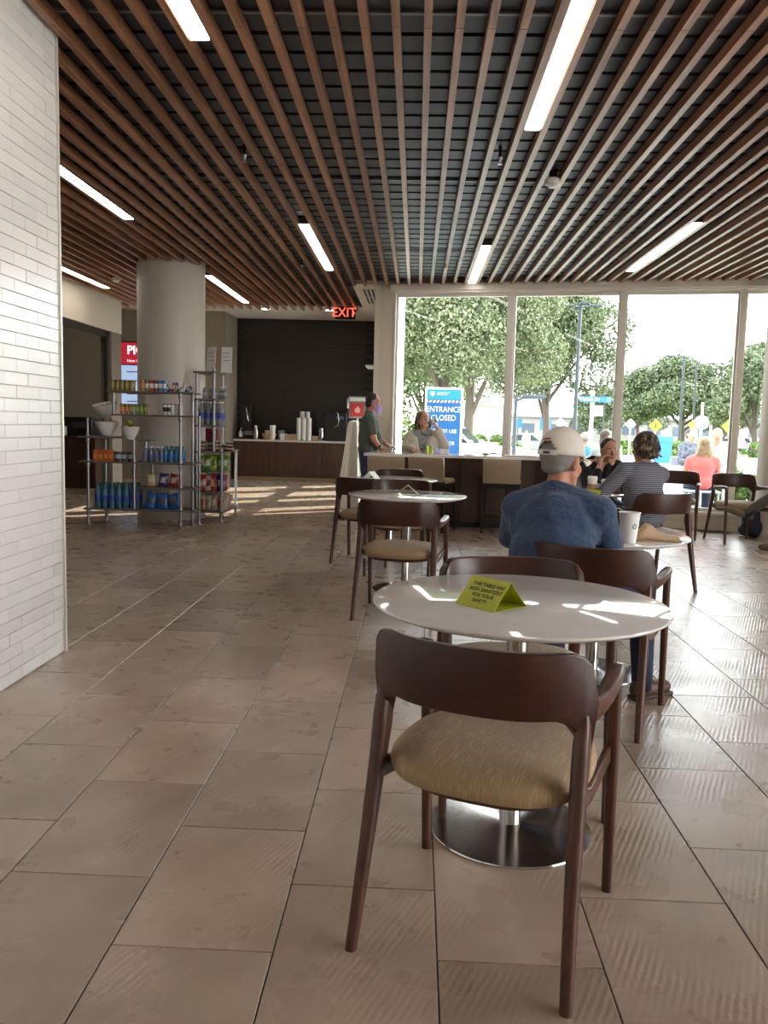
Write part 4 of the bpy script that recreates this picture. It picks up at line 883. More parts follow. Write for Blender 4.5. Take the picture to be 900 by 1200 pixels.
# bags
def bag(x, y, z, w, h, d, m1, m2, label, group=None, tilt=0, lean=0.15, seed=0, rz=0.0):
    T = thing('snack_bag', label, 'snack bag', (x, y, z), rz, group=group); rnd = random.Random(seed); rings = []
    R = Matrix.Rotation(tilt, 3, 'Y') @ Matrix.Rotation(-lean, 3, 'X')
    for i in range(9):
        t = i/8; th = d*0.5*math.sin(PI*min(1, max(0, t)))**0.6+0.001
        rings.append([R @ Vector((w/2*math.cos(a)*(1-0.08*math.sin(PI*t)) + rnd.uniform(-.002, .002), th*math.sin(a), h*t)) for a in [2*PI*k/14 for k in range(14)]])
    B().loft(rings).build('bag_body', m1, T)
    rings = []
    for i in range(5):
        t = 0.3+0.4*i/4; th = d*0.5*math.sin(PI*t)**0.6+0.002
        rings.append([R @ Vector((w*(0.26+0.05*math.sin(5*t+seed))*u, -th*math.sqrt(max(0.05, 1-(0.6*u)**2))-0.001, h*(t+0.03*u))) for u in (-1, -.5, 0, .5, 1)])
    vs = [p_ for r_ in rings for p_ in r_]; B().add(vs, [(j*5+i, j*5+i+1, j*5+i+6, j*5+i+5) for j in range(4) for i in range(4)]).build('bag_label', m2, T)
mc = lambda nme, c: mat(nme, c, 0.32, noise=(11, tuple(min(1, v*0.35+0.30) for v in c), .50, .60), bump=(14, .6, .012))
yelb, navyb, redb, whb, blb, tnb, grb, lgb = mc('bag_yellow', (0.62, 0.52, 0.20)), mc('bag_navy', (0.03, 0.05, 0.22)), mc('bag_red', (0.45, 0.04, 0.03)), mc('bag_white', (0.62, 0.60, 0.56)), mc('bag_blue', (0.02, 0.17, 0.55)), mc('bag_tan', (0.50, 0.36, 0.22)), mc('bag_green', (0.10, 0.26, 0.03)), mc('bag_lime', (0.48, 0.52, 0.14))
bag(X(173), 9.74, z2+0.004, 0.115, 0.15, 0.06, yelb, whb, 'yellow and white snack bag on the short middle shelf', seed=1, tilt=-0.05)
bag(X(187), 9.74, z2+0.004, 0.12, 0.16, 0.06, navyb, whb, 'white and navy snack bag between the yellow and the red one', seed=2, tilt=0.1)
bag(X(199), 9.73, z2+0.004, 0.13, 0.155, 0.06, redb, whb, 'red and white snack bag at the right of the short middle shelf', seed=3, tilt=0.25)
for k in range(5): bag(X(171)+0.083*k, 9.72+0.05*(k % 2), zb+0.004, 0.13, 0.19-0.02*(k % 2), 0.075, blb, mc('bag_blue_label', (0.10, 0.10, 0.12)) , '%s glossy blue snack bag on the lowest right shelf' % ORD[k], 'blue bags', seed=10+k, tilt=0.2-0.12*k)
for k in range(7): bag(X(196)+0.032*k, 9.71, z6+0.003, 0.05, 0.09+0.02*(k % 2), 0.02, (navyb, redb, whb)[k % 3], whb, 'small %s packet at the right end of the top shelf, %s' % (('navy', 'red', 'white')[k % 3], ORD[k]), 'top shelf packets %d' % (k % 3), seed=30+k, tilt=(-.5, .3, .6, -.2, .7, .2, .8)[k])
# right rack: chips in three tiers seen from the front and the right side
def tier(z, h, n_, cols_, label, grp, sd_):
    k = 0
    for row_ in range(3):
        for q in range(n_):
            m1, m2 = cols_[(q+row_) % len(cols_)]
            nmx = {id(grb): 'green', id(lgb): 'lime yellow', id(redb): 'red', id(whb): 'white', id(tnb): 'tan', id(navyb): 'navy', id(yelb): 'yellow'}[id(m1)]
            bag(xl+0.09+q*(xm-xl-0.12)/(n_-1), RF2+0.10+0.14*row_, z+0.004, 0.11, h, 0.07, m1, m2, '%s %s, %s row' % (ORD[q], nmx+' '+label, ('front', 'middle', 'back')[row_]), grp+' '+nmx, seed=sd_+k, tilt=random.uniform(-.25, .25)); k += 1
tier(gm2, 0.185, 4, [(grb, lgb), (grb, whb), (lgb, grb)], 'bag, upper tier of the right rack', 'upper tier', 50)
tier(gm1, 0.20, 4, [(redb, whb), (whb, redb), (redb, tnb), (navyb, whb)], 'bag, middle tier of the right rack', 'middle tier', 70)
tier(g1, 0.19, 4, [(tnb, redb), (whb, tnb), (tnb, whb)], 'bag, lowest tier of the right rack', 'lowest tier', 90)
# bakery packs in three stacked layers
pk = mat('pack_clear', (0.50, 0.47, 0.44), 0.25); pb = mat('pastry_brown', (0.16, 0.06, 0.035), 0.6)
for i in range(6):
    for j in range(3):
        if j == 2 and i % 2: continue
        xx = xl+0.09+0.085*i; yy = RF2+0.12+0.10*(i % 2)
        if i > 4: xx = xm-0.03; yy = RF2+0.45
        T = thing('pastry_pack', 'brown pastry pack, %s layer, %s stack on the wide shelf' % (('bottom', 'middle', 'top')[j], ORD[i]), 'food pack', (xx, yy, g2+0.044*j), group='pastry packs %d' % j)
        B().box((0, 0, 0.012), (0.078, 0.08, 0.022)).build('pastry', pb, T, bevel=0.004); B().box((0, 0, 0.032), (0.080, 0.082, 0.016)).build('pack_lid', pk, T, bevel=0.003)
box_item('magenta_box', 'dark magenta box behind the posts of the right rack', 'box', xl+0.14, RF2+0.40, g2+0.10, (0.15, 0.1, 0.17), mat('magenta', (0.22, 0.01, 0.05), 0.5))
box_item('box_riser', 'low white tray under the dark magenta box', 'tray', xl+0.14, RF2+0.40, g2, (0.15, 0.1, 0.10), paper)
# sign holders on top
for px, rz_, lb_ in ((247, -0.5, 'left white sheet in a clear holder on top of the right rack'), (264, -0.15, 'right white sheet in a clear holder on top of the right rack')):
    T = thing('sign_holder', lb_, 'sign', (xr(px, 10.35 if px < 250 else 10.3) , 10.35, g5), rz_)
    B().box((0, 0.0, 0.16), (0.14, 0.006, 0.31), R=Matrix.Rotation(-0.08, 3, 'X')).build('sheet', paper, T, smooth=False); B().box((0, 0, 0.003), (0.14, 0.07, 0.006)).build('holder_base', white_plastic, T, smooth=False)
    for q in range(4): B().box((0, -0.0065+0.0035*q*0.8-0.004, 0.24-0.045*q), (0.09, 0.001, 0.006), R=Matrix.Rotation(-0.08, 3, 'X')).build('printed_line', gr, T, smooth=False)
# bowls
def bowl(x, y, z, r, h, label, tilt=(0, 0), stand=0.0):
    T = thing('fruit_bowl', label, 'bowl', (x, y, z)); R = Matrix.Rotation(tilt[0], 3, 'X') @ Matrix.Rotation(tilt[1], 3, 'Y')
    B().lathe([(0.0, 0.004), (r*0.36, 0.0), (r*0.42, 0.004), (r*0.72, h*0.45), (r, h), (r*0.965, h+0.003), (r*0.68, h*0.47), (r*0.36, 0.012), (0, 0.012)], n=36, R=R).build('bowl_body', white_plastic, T)
    if stand: B().cyl((0, 0, -stand), (0, 0, 0.004), 0.014).lathe([(0.0, -stand), (0.045, -stand), (0.045, -stand+0.006), (0, -stand+0.006)], n=16).build('bowl_stand', alu, T)
    return T
orf = mat('orange_fruit', (0.62, 0.22, 0.03), 0.5, bump=(60, .2, .002)); apr = mat('apple_red', (0.50, 0.10, 0.05), 0.3, noise=(14, (0.60, 0.38, 0.12), .45, .6)); apg = mat('apple_green', (0.22, 0.33, 0.04), 0.3)
def fruit(x, y, z, r, m_, label, cat, stem=True, group=None):
    T = thing(cat, label, cat, (x, y, z), random.uniform(0, 3), group=group)
    if cat == 'apple': B().lathe([(0.0, -r*0.80), (r*0.35, -r*0.9), (r*0.8, -r*0.55), (r, 0.0), (r*0.88, r*0.5), (r*0.5, r*0.82), (r*0.18, r*0.78), (0, r*0.62)], n=20).build('fruit_body', m_, T); B().cyl((0, 0, r*0.6), (r*0.15, 0, r*1.1), 0.003, n=6).build('stem', dark, T)
    else: B().ell((0, 0, 0), (r, r, r*0.93), n=18, m=12).build('fruit_body', m_, T); B().cyl((0, 0, r*0.9), (0, 0, r*0.96), 0.005, n=6).build('stem', dark, T)
bz1 = zr(513, 9.62); xo = X(119.5)
bowl(xo, 9.78, z4, 0.140, 0.170, 'white bowl of oranges on the left low shelf')
for fl_, dx, dy, dz in (('left', -0.06, -0.03, 0.145), ('front', 0.03, -0.05, 0.148), ('right', 0.075, 0.03, 0.15), ('back', -0.01, 0.055, 0.148), ('buried', 0.005, -0.0, 0.085)): fruit(xo+dx, 9.78+dy, z4+dz, 0.043, orf, '%s orange in the lower left bowl' % fl_, 'orange', group='oranges in the bowl')
xo = X(151); zo = zr(515, 9.62)
bowl(xo, YF+0.05, z4-0.03+0.0, 0.112, 0.150, 'white bowl of apples on the middle post of the left rack')
for (dx, dy, dz), m_, lbx in (((-0.047, -0.03, 0.142), apr, 'left red apple in the middle bowl'), ((0.044, -0.035, 0.140), apr, 'right red apple in the middle bowl'), ((0.0, 0.045, 0.142), apr, 'red apple at the back of the middle bowl'), ((0.0, 0.0, 0.195), apg, 'green apple on top of the red apples')): fruit(xo+dx, YF+0.05+dy, z4-0.03+dz, 0.040, m_, lbx, 'apple')
bowl(X(115.5), 9.92, zr(491, 9.9), 0.150, 0.165, 'tilted white bowl standing highest on the left rack', tilt=(0.22, -0.12), stand=zr(490, 9.9)-z4)
for k in range(3): fruit(X(115.5)-0.05+0.06*k, 9.90, zr(490, 9.9)+0.105+0.012*k, 0.036, mat('pastry_tan', (0.50, 0.30, 0.14), .6), '%s tan bread roll in the tilted bowl' % ('left', 'middle', 'right')[k], 'bread roll', group='bread rolls')
# ------------------------------------------------------------------ people
def blob(name, prims, m_, parent, vox=0.012, it=4, fac=0.5):
    b = B()
    for q in prims:
        if q[0] == 'c': b.capsule(q[1], q[2], q[3], q[4], 14, 5)
        elif q[0] == 'e': b.ell(q[1], q[2], q[3] if len(q) > 3 else None, 20, 14)
    me = b.mesh(name, False); o = bpy.data.objects.new(name, me); COL.objects.link(o)
    r = o.modifiers.new('r', 'REMESH'); r.mode = 'VOXEL'; r.voxel_size = vox; r.use_smooth_shade = True
    s = o.modifiers.new('s', 'SMOOTH'); s.iterations = it; s.factor = fac
    dg = bpy.context.evaluated_depsgraph_get(); m2 = bpy.data.meshes.new_from_object(o.evaluated_get(dg)); m2.name = name
    o.modifiers.clear(); o.data = m2; m2.materials.clear(); m2.materials.append(m_)
    m2.polygons.foreach_set('use_smooth', [True]*len(m2.polygons))
    if parent is not None: o.parent = parent
    return o
def RZ(d): return Matrix.Rotation(math.radians(d), 3, 'Z')
def RX(d): return Matrix.Rotation(math.radians(d), 3, 'X')
def RY_(d): return Matrix.Rotation(math.radians(d), 3, 'Y')
def head_prims(H, R, k=1.0, ears=True, nose=1.0):
    P = lambda x, y, z: Vector(H)+R @ Vector((x*k, y*k, z*k))
    o = [('e', P(0, -0.012, 0.032), (0.074*k, 0.094*k, 0.084*k), R), ('e', P(0, 0.022, -0.035), (0.058*k, 0.066*k, 0.074*k), R), ('c', P(-0.02, 0.052, -0.088), 0.022*k, P(0.02, 0.052, -0.088), 0.022*k),
         ('c', P(0, 0.086, 0.012), 0.009*k, P(0, 0.106*nose, -0.026), 0.0125*k), ('c', P(-0.028, 0.074, 0.022), 0.010*k, P(0.028, 0.074, 0.022), 0.010*k), ('c', P(-0.05, 0.01, -0.06), 0.020*k, P(0.05, 0.01, -0.06), 0.020*k),
         ('e', P(-0.036, 0.058, -0.03), (0.022*k, 0.02*k, 0.024*k), R), ('e', P(0.036, 0.058, -0.03), (0.022*k, 0.02*k, 0.024*k), R)]
    if ears: o += [('e', P(s*0.078, -0.008, -0.008), (0.011*k, 0.020*k, 0.032*k), R @ RY_(s*10)) for s in (-1, 1)]
    return o
def hand_prims(w, d, n_, side, curl=0.5, k=1.0):
    w = Vector(w); d = Vector(d).normalized(); n_ = Vector(n_); n_ = (n_-d*n_.dot(d)).normalized(); s = d.cross(n_)*side
    o = []; Rm = Matrix((s, d, n_)).transposed()
    o.append(('e', w+d*0.046*k, (0.039*k, 0.050*k, 0.016*k), Rm)); o.append(('c', w, 0.023*k, w+d*0.04*k, 0.020*k))
    for i, (off, L) in enumerate(((-0.030, 0.056), (-0.010, 0.070), (0.010, 0.076), (0.030, 0.068))):
        a = w+d*0.082*k+s*off*k; b_ = a+(d*math.cos(curl*0.6)-n_*math.sin(curl*0.6))*L*0.5*k; c = b_+(d*math.cos(curl*1.6)-n_*math.sin(curl*1.6))*L*0.5*k
        o += [('c', a, 0.0088*k, b_, 0.0082*k), ('c', b_, 0.0082*k, c, 0.0070*k)]
    a = w+d*0.028*k+s*0.032*k; b_ = a+(d*0.55+s*0.7-n_*0.35).normalized()*0.038*k; c = b_+(d*0.85+s*0.2-n_*0.45).normalized()*0.030*k
    o += [('c', a, 0.012*k, b_, 0.0098*k), ('c', b_, 0.0098*k, c, 0.008*k)]
    return o
def body_sets(J, fat=1.0, kb=1.0):
    """returns prim lists: torso, arms (upper, lower), legs"""
    g = lambda n_: Vector(J[n_])
    pe, ch, nk = g('pelvis'), g('chest'), g('neck'); R = J.get('R', Matrix.Identity(3)); mid = (pe+ch)/2
    torso = [('e', pe, (0.165*kb, 0.120*J.get('hipd', fat), 0.115), R), ('e', mid, (0.145*kb*fat, 0.110*fat, 0.17), R), ('e', ch, (0.165*kb, 0.115*fat, 0.17), R), ('c', g('shL'), 0.062*kb, g('shR'), 0.062*kb), ('c', ch+Vector((0, 0, 0.06)), 0.09*kb, nk, 0.055)]
    torso += [('c', nk+(g('shL')-nk)*0.25, 0.055, g('shL'), 0.06*kb), ('c', nk+(g('shR')-nk)*0.25, 0.055, g('shR'), 0.06*kb)]
    return torso
def limb(a, ra, b_, rb): return ('c', a, ra, b_, rb)
def grow(prims, e):
    out = []
    for q in prims:
        if q[0] == 'c': out.append(('c', q[1], q[2]+e, q[3], q[4]+e))
        else: out.append(('e', q[1], tuple(v+e for v in q[2]))+tuple(q[3:]))
    return out
eye_w = mat('eye_white', (0.70, 0.66, 0.62), 0.25); eye_d = mat('eye_iris', (0.05, 0.03, 0.02), 0.2); lipm = mat('lips', (0.42, 0.12, 0.10), 0.45)
def face_parts(T, H, R, k=1.0, lips=True, brow=None, eyes=True):
    P = lambda x, y, z: Vector(H)+R @ Vector((x*k, y*k, z*k))
    if eyes:
        for s in (-1, 1):
            e = B().ell(P(s*0.030, 0.073, 0.006), (0.014*k, 0.010*k, 0.0075*k), R, 12, 8).build('eye', eye_w, T)
            B().ell(P(s*0.030, 0.0815, 0.006), (0.0055*k, 0.003*k, 0.0055*k), R, 10, 6).build('iris', eye_d, e)
    if brow is not None:
        for s in (-1, 1): B().capsule(P(s*0.014, 0.0885, 0.027), 0.0035*k, P(s*0.046, 0.074, 0.030), 0.0025*k, 8, 3).build('eyebrow', brow, T)
    if lips: B().ell(P(0, 0.084, -0.058), (0.024*k, 0.010*k, 0.0045*k), R, 14, 6).ell(P(0, 0.083, -0.066), (0.019*k, 0.010*k, 0.0055*k), R, 14, 6).build('lips', lipm, T)
def person(label, loc, face, J, skinm=skin, top=None, sleeve=1.0, bottom=None, shoe=None, fat=1.0, kb=1.0, vox=0.014, hands=None, headk=1.0, arm=1.0, group=None, leg=1.0, cloth_e=0.010, neckline=0.05):
    T = thing('person', label, 'person', loc, math.radians(face), group)
    g = lambda n_: Vector(J[n_]); HR = J.get('headR', Matrix.Identity(3))
    torso = body_sets(J, fat, kb)
    armp = {}
    for s in 'LR': armp[s] = [limb(g('sh'+s), 0.052*arm, g('el'+s), 0.041*arm), limb(g('el'+s), 0.041*arm, g('wr'+s), 0.026*arm)]
    legp = []
    for s in 'LR': legp += [limb(g('hip'+s), 0.088*leg, g('kn'+s), 0.060*leg), limb(g('kn'+s), 0.058*leg, g('an'+s), 0.038*leg)]
    neck = [limb(g('neck')-Vector((0, 0, 0.02)), 0.056, g('head')+HR @ Vector((0, -0.012, -0.05)), 0.050)]
    hp = []
    for s, sd in (('L', 1), ('R', -1)):
        h = (hands or {}).get(s)
        if h: hp += hand_prims(J['wr'+s], h[0], h[1], sd, h[2] if len(h) > 2 else 0.5)
        else: hp += hand_prims(J['wr'+s], g('wr'+s)-g('el'+s), (0, 0, 1), sd, 0.5)
    feet = []
    for s in 'LR': feet += [('c', g('an'+s)+Vector((0, -0.02, -0.035)), 0.030, Vector(J.get('toe'+s, g('an'+s)+Vector((0, 0.16, -0.05)))), 0.024)]
    blob('body', grow(torso, -0.012)+sum(armp.values(), [])+grow(legp, -0.010)+neck+head_prims(J['head'], HR, headk)+hp+feet, skinm, T, vox=vox, it=3)
    if top is not None:
        sl = []
        for s in 'LR':
            u, lo = armp[s]
            if sleeve >= 1.0: sl += [u, ('c', lo[1], lo[2], lo[1]+(lo[3]-lo[1])*0.93, lo[4]+0.006)]
            elif sleeve > 0: sl += [('c', u[1], u[2]+0.004, u[1]+(u[3]-u[1])*sleeve, u[2]*0.95+0.004)]
        blob('shirt' if sleeve > 0 else 'top', grow(torso, cloth_e)+grow(sl, cloth_e), top, T, vox=max(0.010, vox), it=14)
    if bottom is not None: blob('trousers', grow([torso[0]], 0.004)+grow(legp, 0.012), bottom, T, vox=max(0.012, vox), it=5)
    if bottom is not None and shoe is not None:
        for s in 'LR': B().capsule(g('an'+s)+Vector((0, 0, -0.03)), 0.050, g('an'+s)+(g('kn'+s)-g('an'+s))*0.25, 0.050, 14, 4).build('sock', mat('dark_sock', (0.015, 0.018, 0.03), 0.9), T)
    if shoe is not None:
        for s in 'LR':
            toe = Vector(J.get('toe'+s, g('an'+s)+Vector((0, 0.16, -0.05)))); an = g('an'+s); d = (toe-an); d.z = 0; d.normalize()
            heel = Vector((an.x, an.y, 0.048 if 'shoez' not in J else an.z-0.045))-d*0.03
            t2 = Vector((toe.x, toe.y, heel.z-0.008)) if 'shoez' not in J else toe
            sh = blob('shoe', [('c', heel, 0.040, heel+(t2-heel)*0.5, 0.043), ('c', heel+(t2-heel)*0.5, 0.043, t2, 0.034), ('c', heel, 0.040, an+Vector((0, 0, 0.0)), 0.038)], shoe[0], T, vox=0.010, it=3)
            if 'shoez' not in J:
                c = (heel+t2)/2; B().box((c.x, c.y, 0.010), (0.078, (t2-heel).length+0.055, 0.020), rz=math.atan2(-d.x, d.y)).build('sole', shoe[1], sh, bevel=0.008)
    return T
def sit(hz=0.50, dx=0.0):
    return dict(pelvis=(0, 0, hz+0.09), chest=(0, 0.03, hz+0.38), neck=(0, 0.03, hz+0.56), head=(0, 0.055, hz+0.72), shL=(-0.175, 0.03, hz+0.49), shR=(0.175, 0.03, hz+0.49),
                elL=(-0.24, 0.12, hz+0.25), elR=(0.24, 0.12, hz+0.25), wrL=(-0.16, 0.34, hz+0.27), wrR=(0.16, 0.34, hz+0.27), hipL=(-0.09, 0.02, hz+0.06), hipR=(0.09, 0.02, hz+0.06), knL=(-0.13, 0.42, hz+0.035), knR=(0.13, 0.42, hz+0.035), anL=(-0.13, 0.44, 0.10), anR=(0.13, 0.44, 0.10))
def stand(): return dict(pelvis=(0, 0, 0.95), chest=(0, 0, 1.27), neck=(0, -0.01, 1.45), head=(0, 0.02, 1.60), shL=(-0.185, 0, 1.38), shR=(0.185, 0, 1.38), elL=(-0.25, 0.02, 1.10), elR=(0.25, 0.02, 1.10), wrL=(-0.26, 0.12, 0.88), wrR=(0.26, 0.12, 0.88), hipL=(-0.09, 0, 0.90), hipR=(0.09, 0, 0.90), knL=(-0.10, 0.02, 0.50), knR=(0.10, 0.02, 0.50), anL=(-0.11, -0.01, 0.10), anR=(0.11, -0.01, 0.10))

greyh = mat('grey_hair', (0.17, 0.15, 0.14), 0.8, noise=(240, (0.27, 0.25, 0.23), .4, .65), bump=(90, .6, .004)); darkh = mat('dark_hair', (0.018, 0.011, 0.009), 0.5, bump=(80, .5, .004)); brownh = mat('brown_hair', (0.055, 0.032, 0.021), 0.55, bump=(70, .6, .005))
# --- man in white cap, seen from behind
bluesh = mat('blue_jersey', (0.026, 0.055, 0.118), 0.85, bump=(6, 1.0, 0.06), sheen=0.2); navy = mat('navy_trousers', (0.012, 0.022, 0.055), 0.8, bump=(9, .6, .02))
brshoe = mat('brown_leather', (0.085, 0.035, 0.022), 0.5); solem = mat('shoe_sole', (0.06, 0.04, 0.03), 0.7)
J = sit(0.50)
J.update(pelvis=(0, -0.05, 0.60), chest=(-0.01, 0.06, 0.82), neck=(-0.02, 0.11, 0.985), head=(0.00, 0.165, 1.125), headR=RZ(-30) @ RX(-4), shL=(-0.180, 0.09, 0.905), shR=(0.180, 0.09, 0.905), elL=(-0.235, 0.20, 0.755), elR=(0.235, 0.16, 0.755), wrL=(-0.12, 0.36, 0.785), wrR=(0.10, 0.38, 0.785),
         knL=(-0.02, 0.36, 0.52), knR=(0.37, 0.42, 0.52), anL=(-0.02, 0.30, 0.10), anR=(0.40, 0.34, 0.10), toeL=(-0.03, 0.46, 0.04), toeR=(0.50, 0.46, 0.04))
PM = person('man in a white cap and blue long-sleeved shirt sitting with his back to the camera', (0.63, 3.70, 0), -18, J, skin_red, bluesh, 1.0, navy, (brshoe, solem), headk=1.08, fat=1.12, kb=1.15, vox=0.010, arm=1.18, cloth_e=0.013, hands={'L': ((0.8, 0.6, 0), (0, 0, 1), 0.4), 'R': ((-0.8, 0.6, 0), (0, 0, 1), 0.4)})
H = Vector(J['head']); HR = J['headR']; PH = lambda x, y, z: H+HR @ Vector((x, y, z))*1.10
face_parts(PM, H, HR, lips=True, brow=greyh)
blob('hair', [('e', PH(0, -0.022, 0.028), (0.086, 0.107, 0.092), HR), ('e', PH(0, -0.062, -0.030), (0.060, 0.042, 0.030), HR)], greyh, PM, vox=0.007, it=4)
capm = mat('cap_cloth', (0.70, 0.66, 0.60), 0.85, noise=(6, (0.62, 0.57, 0.50), .4, .65), bump=(22, .3, .006))
cb = B(); vs = []; fs = []; NA, NZ = 48, 14; tiltc = RX(-2)
for j in range(NZ+1):
    b_ = PI/2*j/NZ
    for i in range(NA):
        a = 2*PI*i/NA; rr_ = 1.0
        p_ = Vector((0.0875*math.cos(b_)**0.92*math.cos(a), 0.108*math.cos(b_)**0.92*math.sin(a), 0.118*math.sin(b_)**0.95)); p_ += Vector((0, -0.012, 0.026)); vs.append(p_)
for j in range(NZ):
    for i in range(NA):
        a = 2*PI*(i+0.5)/NA; da = (a-1.5*PI+PI) % (2*PI)-PI; zc = j+0.5
        if (da/0.50)**2+((zc-0.6)/3.6)**2 < 1: continue     # opening at the back
        fs.append((j*NA+i, j*NA+(i+1) % NA, (j+1)*NA+(i+1) % NA, (j+1)*NA+i))
vs = [PH(*p_) for p_ in vs]
cap_o = B().add(vs, fs).build('cap', capm, PM); md = cap_o.modifiers.new('t', 'SOLIDIFY'); md.thickness = 0.003; md.offset = 1
def capp(a, z, k=1.0): return PH(0.0885*k*math.cos(a), -0.012+0.109*k*math.sin(a), 0.026+z)
st = [[capp(a, z_) for z_ in (-0.004, 0.017)]+[capp(a, z_, 1.035) for z_ in (0.017, -0.004)] for a in [1.5*PI+0.60*t for t in (-1, -.75, -.5, -.25, 0, .25, .5, .75, 1)]]
B().loft(st).build('cap_strap', capm, cap_o)
B().box(capp(1.5*PI+0.12, 0.006, 1.05), (0.034, 0.004, 0.012), R=HR).build('strap_buckle', black, cap_o)
vz = []
for r_i in range(7):
    t = r_i/6; row_ = []
    for i in range(17):
        u = -1+2*i/16; x = 0.080*u*(1-0.10*t); y0 = -0.012+0.106*math.sqrt(max(0, 1-(u*0.9)**2)); y = y0+0.075*t*(1-0.45*u*u); z = 0.028-0.030*(u*u)*(0.5+0.5*t)-0.010*t
        row_.append(PH(x, y, z))
    vz += row_
o = B().add(vz, [(j*17+i, j*17+i+1, (j+1)*17+i+1, (j+1)*17+i) for j in range(6) for i in range(16)]).build('visor', capm, cap_o); md = o.modifiers.new('t', 'SOLIDIFY'); md.thickness = 0.005
B().ell(PH(0, -0.012, 0.146), (0.008, 0.008, 0.005), HR, 10, 6).build('cap_button', capm, cap_o)
redth = mat('red_thread', (0.40, 0.02, 0.02), 0.6)
for k in range(9):
    a = 1.5*PI-0.30+0.055*k; c0 = capp(a, 0.060+0.0005*k, 0.915); B().box(c0, (0.0042, 0.004, 0.006 if k % 3 else 0.008), R=HR @ RZ(math.degrees(a-1.5*PI))).build('embroidered_letter', redth, cap_o, smooth=False)
B().tube([PH(0.079, 0.00, 0.010), PH(0.078, 0.05, 0.012), PH(0.066, 0.085, 0.010)], 0.0018, n=6).build('glasses_temple', black, PM)
B().tube([PH(0.031+0.018*math.cos(q), 0.092-0.006*abs(math.cos(q)), 0.005+0.015*math.sin(q)) for q in [2*PI*k/16 for k in range(17)]], 0.0014, n=6).build('glasses_rim', black, PM)

# --- woman in black facing the camera, cheek on her hand
blk = mat('black_knit', (0.006, 0.007, 0.011), 0.9)
def Lw(px, py, Y, loc, deg):
    p_ = at(px, py, Y)-Vector(loc); return Matrix.Rotation(-math.radians(deg), 3, 'Z') @ p_
loc = (1.80, 8.20, 0); q = lambda px, py, Y: tuple(Lw(px, py, Y, loc, 180))
J = sit(0.50)
J.update(chest=(0, 0.06, 0.83), neck=(0.0, 0.09, 0.985), head=q(714, 528, 8.03), headR=RZ(9) @ RY_(5) @ RX(-3), shL=(-0.165, 0.07, 0.925), shR=(0.165, 0.07, 0.925), elR=q(694, 573, 7.72), wrR=q(702, 547, 7.88), elL=q(741, 572, 7.80), wrL=q(722, 570, 7.10))
PW = person('woman in a black cardigan facing the camera, cheek on one hand', loc, 180, J, skin, None, 1.0, navy, (blackmatte, solem), fat=0.85, kb=0.92, vox=0.009, arm=0.92, hands={'R': ((-0.35, -0.15, 1), (0.8, -0.4, 0.2), 0.7), 'L': ((0.25, 0.75, -0.05), (0.7, -0.3, 0.5), 0.9)})
tor = body_sets(J, 0.85, 0.92); g = lambda n_: Vector(J[n_])
o = blob('cardigan', grow(tor[:2], 0.012)+grow([('c', g('shL'), 0.055, g('elL'), 0.045), ('c', g('elL'), 0.045, g('elL')+(g('wrL')-g('elL'))*0.9, 0.034), ('c', g('shR'), 0.055, g('elR'), 0.045), ('c', g('elR'), 0.045, g('elR')+(g('wrR')-g('elR'))*0.75, 0.036),
     ('c', g('shL'), 0.05, (-0.05, 0.10, 0.70), 0.10), ('c', g('shR'), 0.05, (0.05, 0.10, 0.70), 0.10), ('c', (-0.075, 0.045, 0.965), 0.042, g('shL'), 0.05), ('c', (0.075, 0.045, 0.965), 0.042, g('shR'), 0.05), ('e', (0, 0.0, 0.83), (0.14, 0.085, 0.16)), ('c', (-0.07, 0.045, 0.975), 0.038, (0.07, 0.045, 0.975), 0.038), ('c', (-0.075, 0.075, 0.99), 0.028, (-0.03, 0.16, 0.80), 0.03), ('c', (0.075, 0.075, 0.99), 0.028, (0.03, 0.16, 0.80), 0.03)], 0.008), blk, PW, vox=0.010, it=4)
H = Vector(J['head']); HR = J['headR']; PH = lambda x, y, z: H+HR @ Vector((x, y, z))
face_parts(PW, H, HR, brow=darkh)
blob('hair', [('e', PH(0, -0.024, 0.044), (0.080, 0.092, 0.082), HR), ('e', PH(0, -0.11, 0.03), (0.04, 0.035, 0.04), HR)], brownh, PW, vox=0.007, it=4)

# --- woman with the striped top, seen from behind
stripe = mat('striped_jersey', (0.070, 0.080, 0.115), 0.85, stripes=(2, 19, (0.29, 0.30, 0.35)), bump=(8, .5, .02)); skirt = mat('pale_trousers', (0.42, 0.45, 0.52), 0.85)
loc = (1.90, 6.86, 0); J = sit(0.50)
J.update(pelvis=(0, -0.01, 0.59), chest=(-0.01, 0.03, 0.85), neck=(0, 0.04, 1.01), head=(0.00, 0.065, 1.135), headR=RZ(12) @ RX(-8), shL=(-0.175, 0.06, 0.945), shR=(0.155, 0.02, 0.915), elL=(-0.30, 0.16, 0.76), wrL=(-0.20, 0.42, 0.78), elR=(0.16, 0.24, 0.76), wrR=(0.0, 0.45, 0.78))
PS = person('woman with short highlighted hair in a grey striped top, seen from behind', loc, 24, J, skin_red, None, 1.0, skirt, (blackmatte, solem), fat=1.12, kb=1.04, vox=0.010, arm=1.1)
tor = body_sets(J, 1.12, 1.04); g = lambda n_: Vector(J[n_])
sl = [('c', g('shL'), 0.060, g('elL'), 0.050), ('c', g('elL'), 0.050, g('elL')+(g('wrL')-g('elL'))*0.8, 0.036), ('c', g('shR'), 0.060, g('elR'), 0.050), ('c', g('elR'), 0.050, g('elR')+(g('wrR')-g('elR'))*0.8, 0.036), ('c', (-0.10, 0.03, 0.975), 0.040, (-0.175, 0.06, 0.945), 0.06), ('c', (0.09, 0.02, 0.975), 0.040, (0.15, 0.02, 0.92), 0.045), ('c', (-0.09, 0.0, 0.935), 0.06, (0.09, 0.0, 0.935), 0.06)]
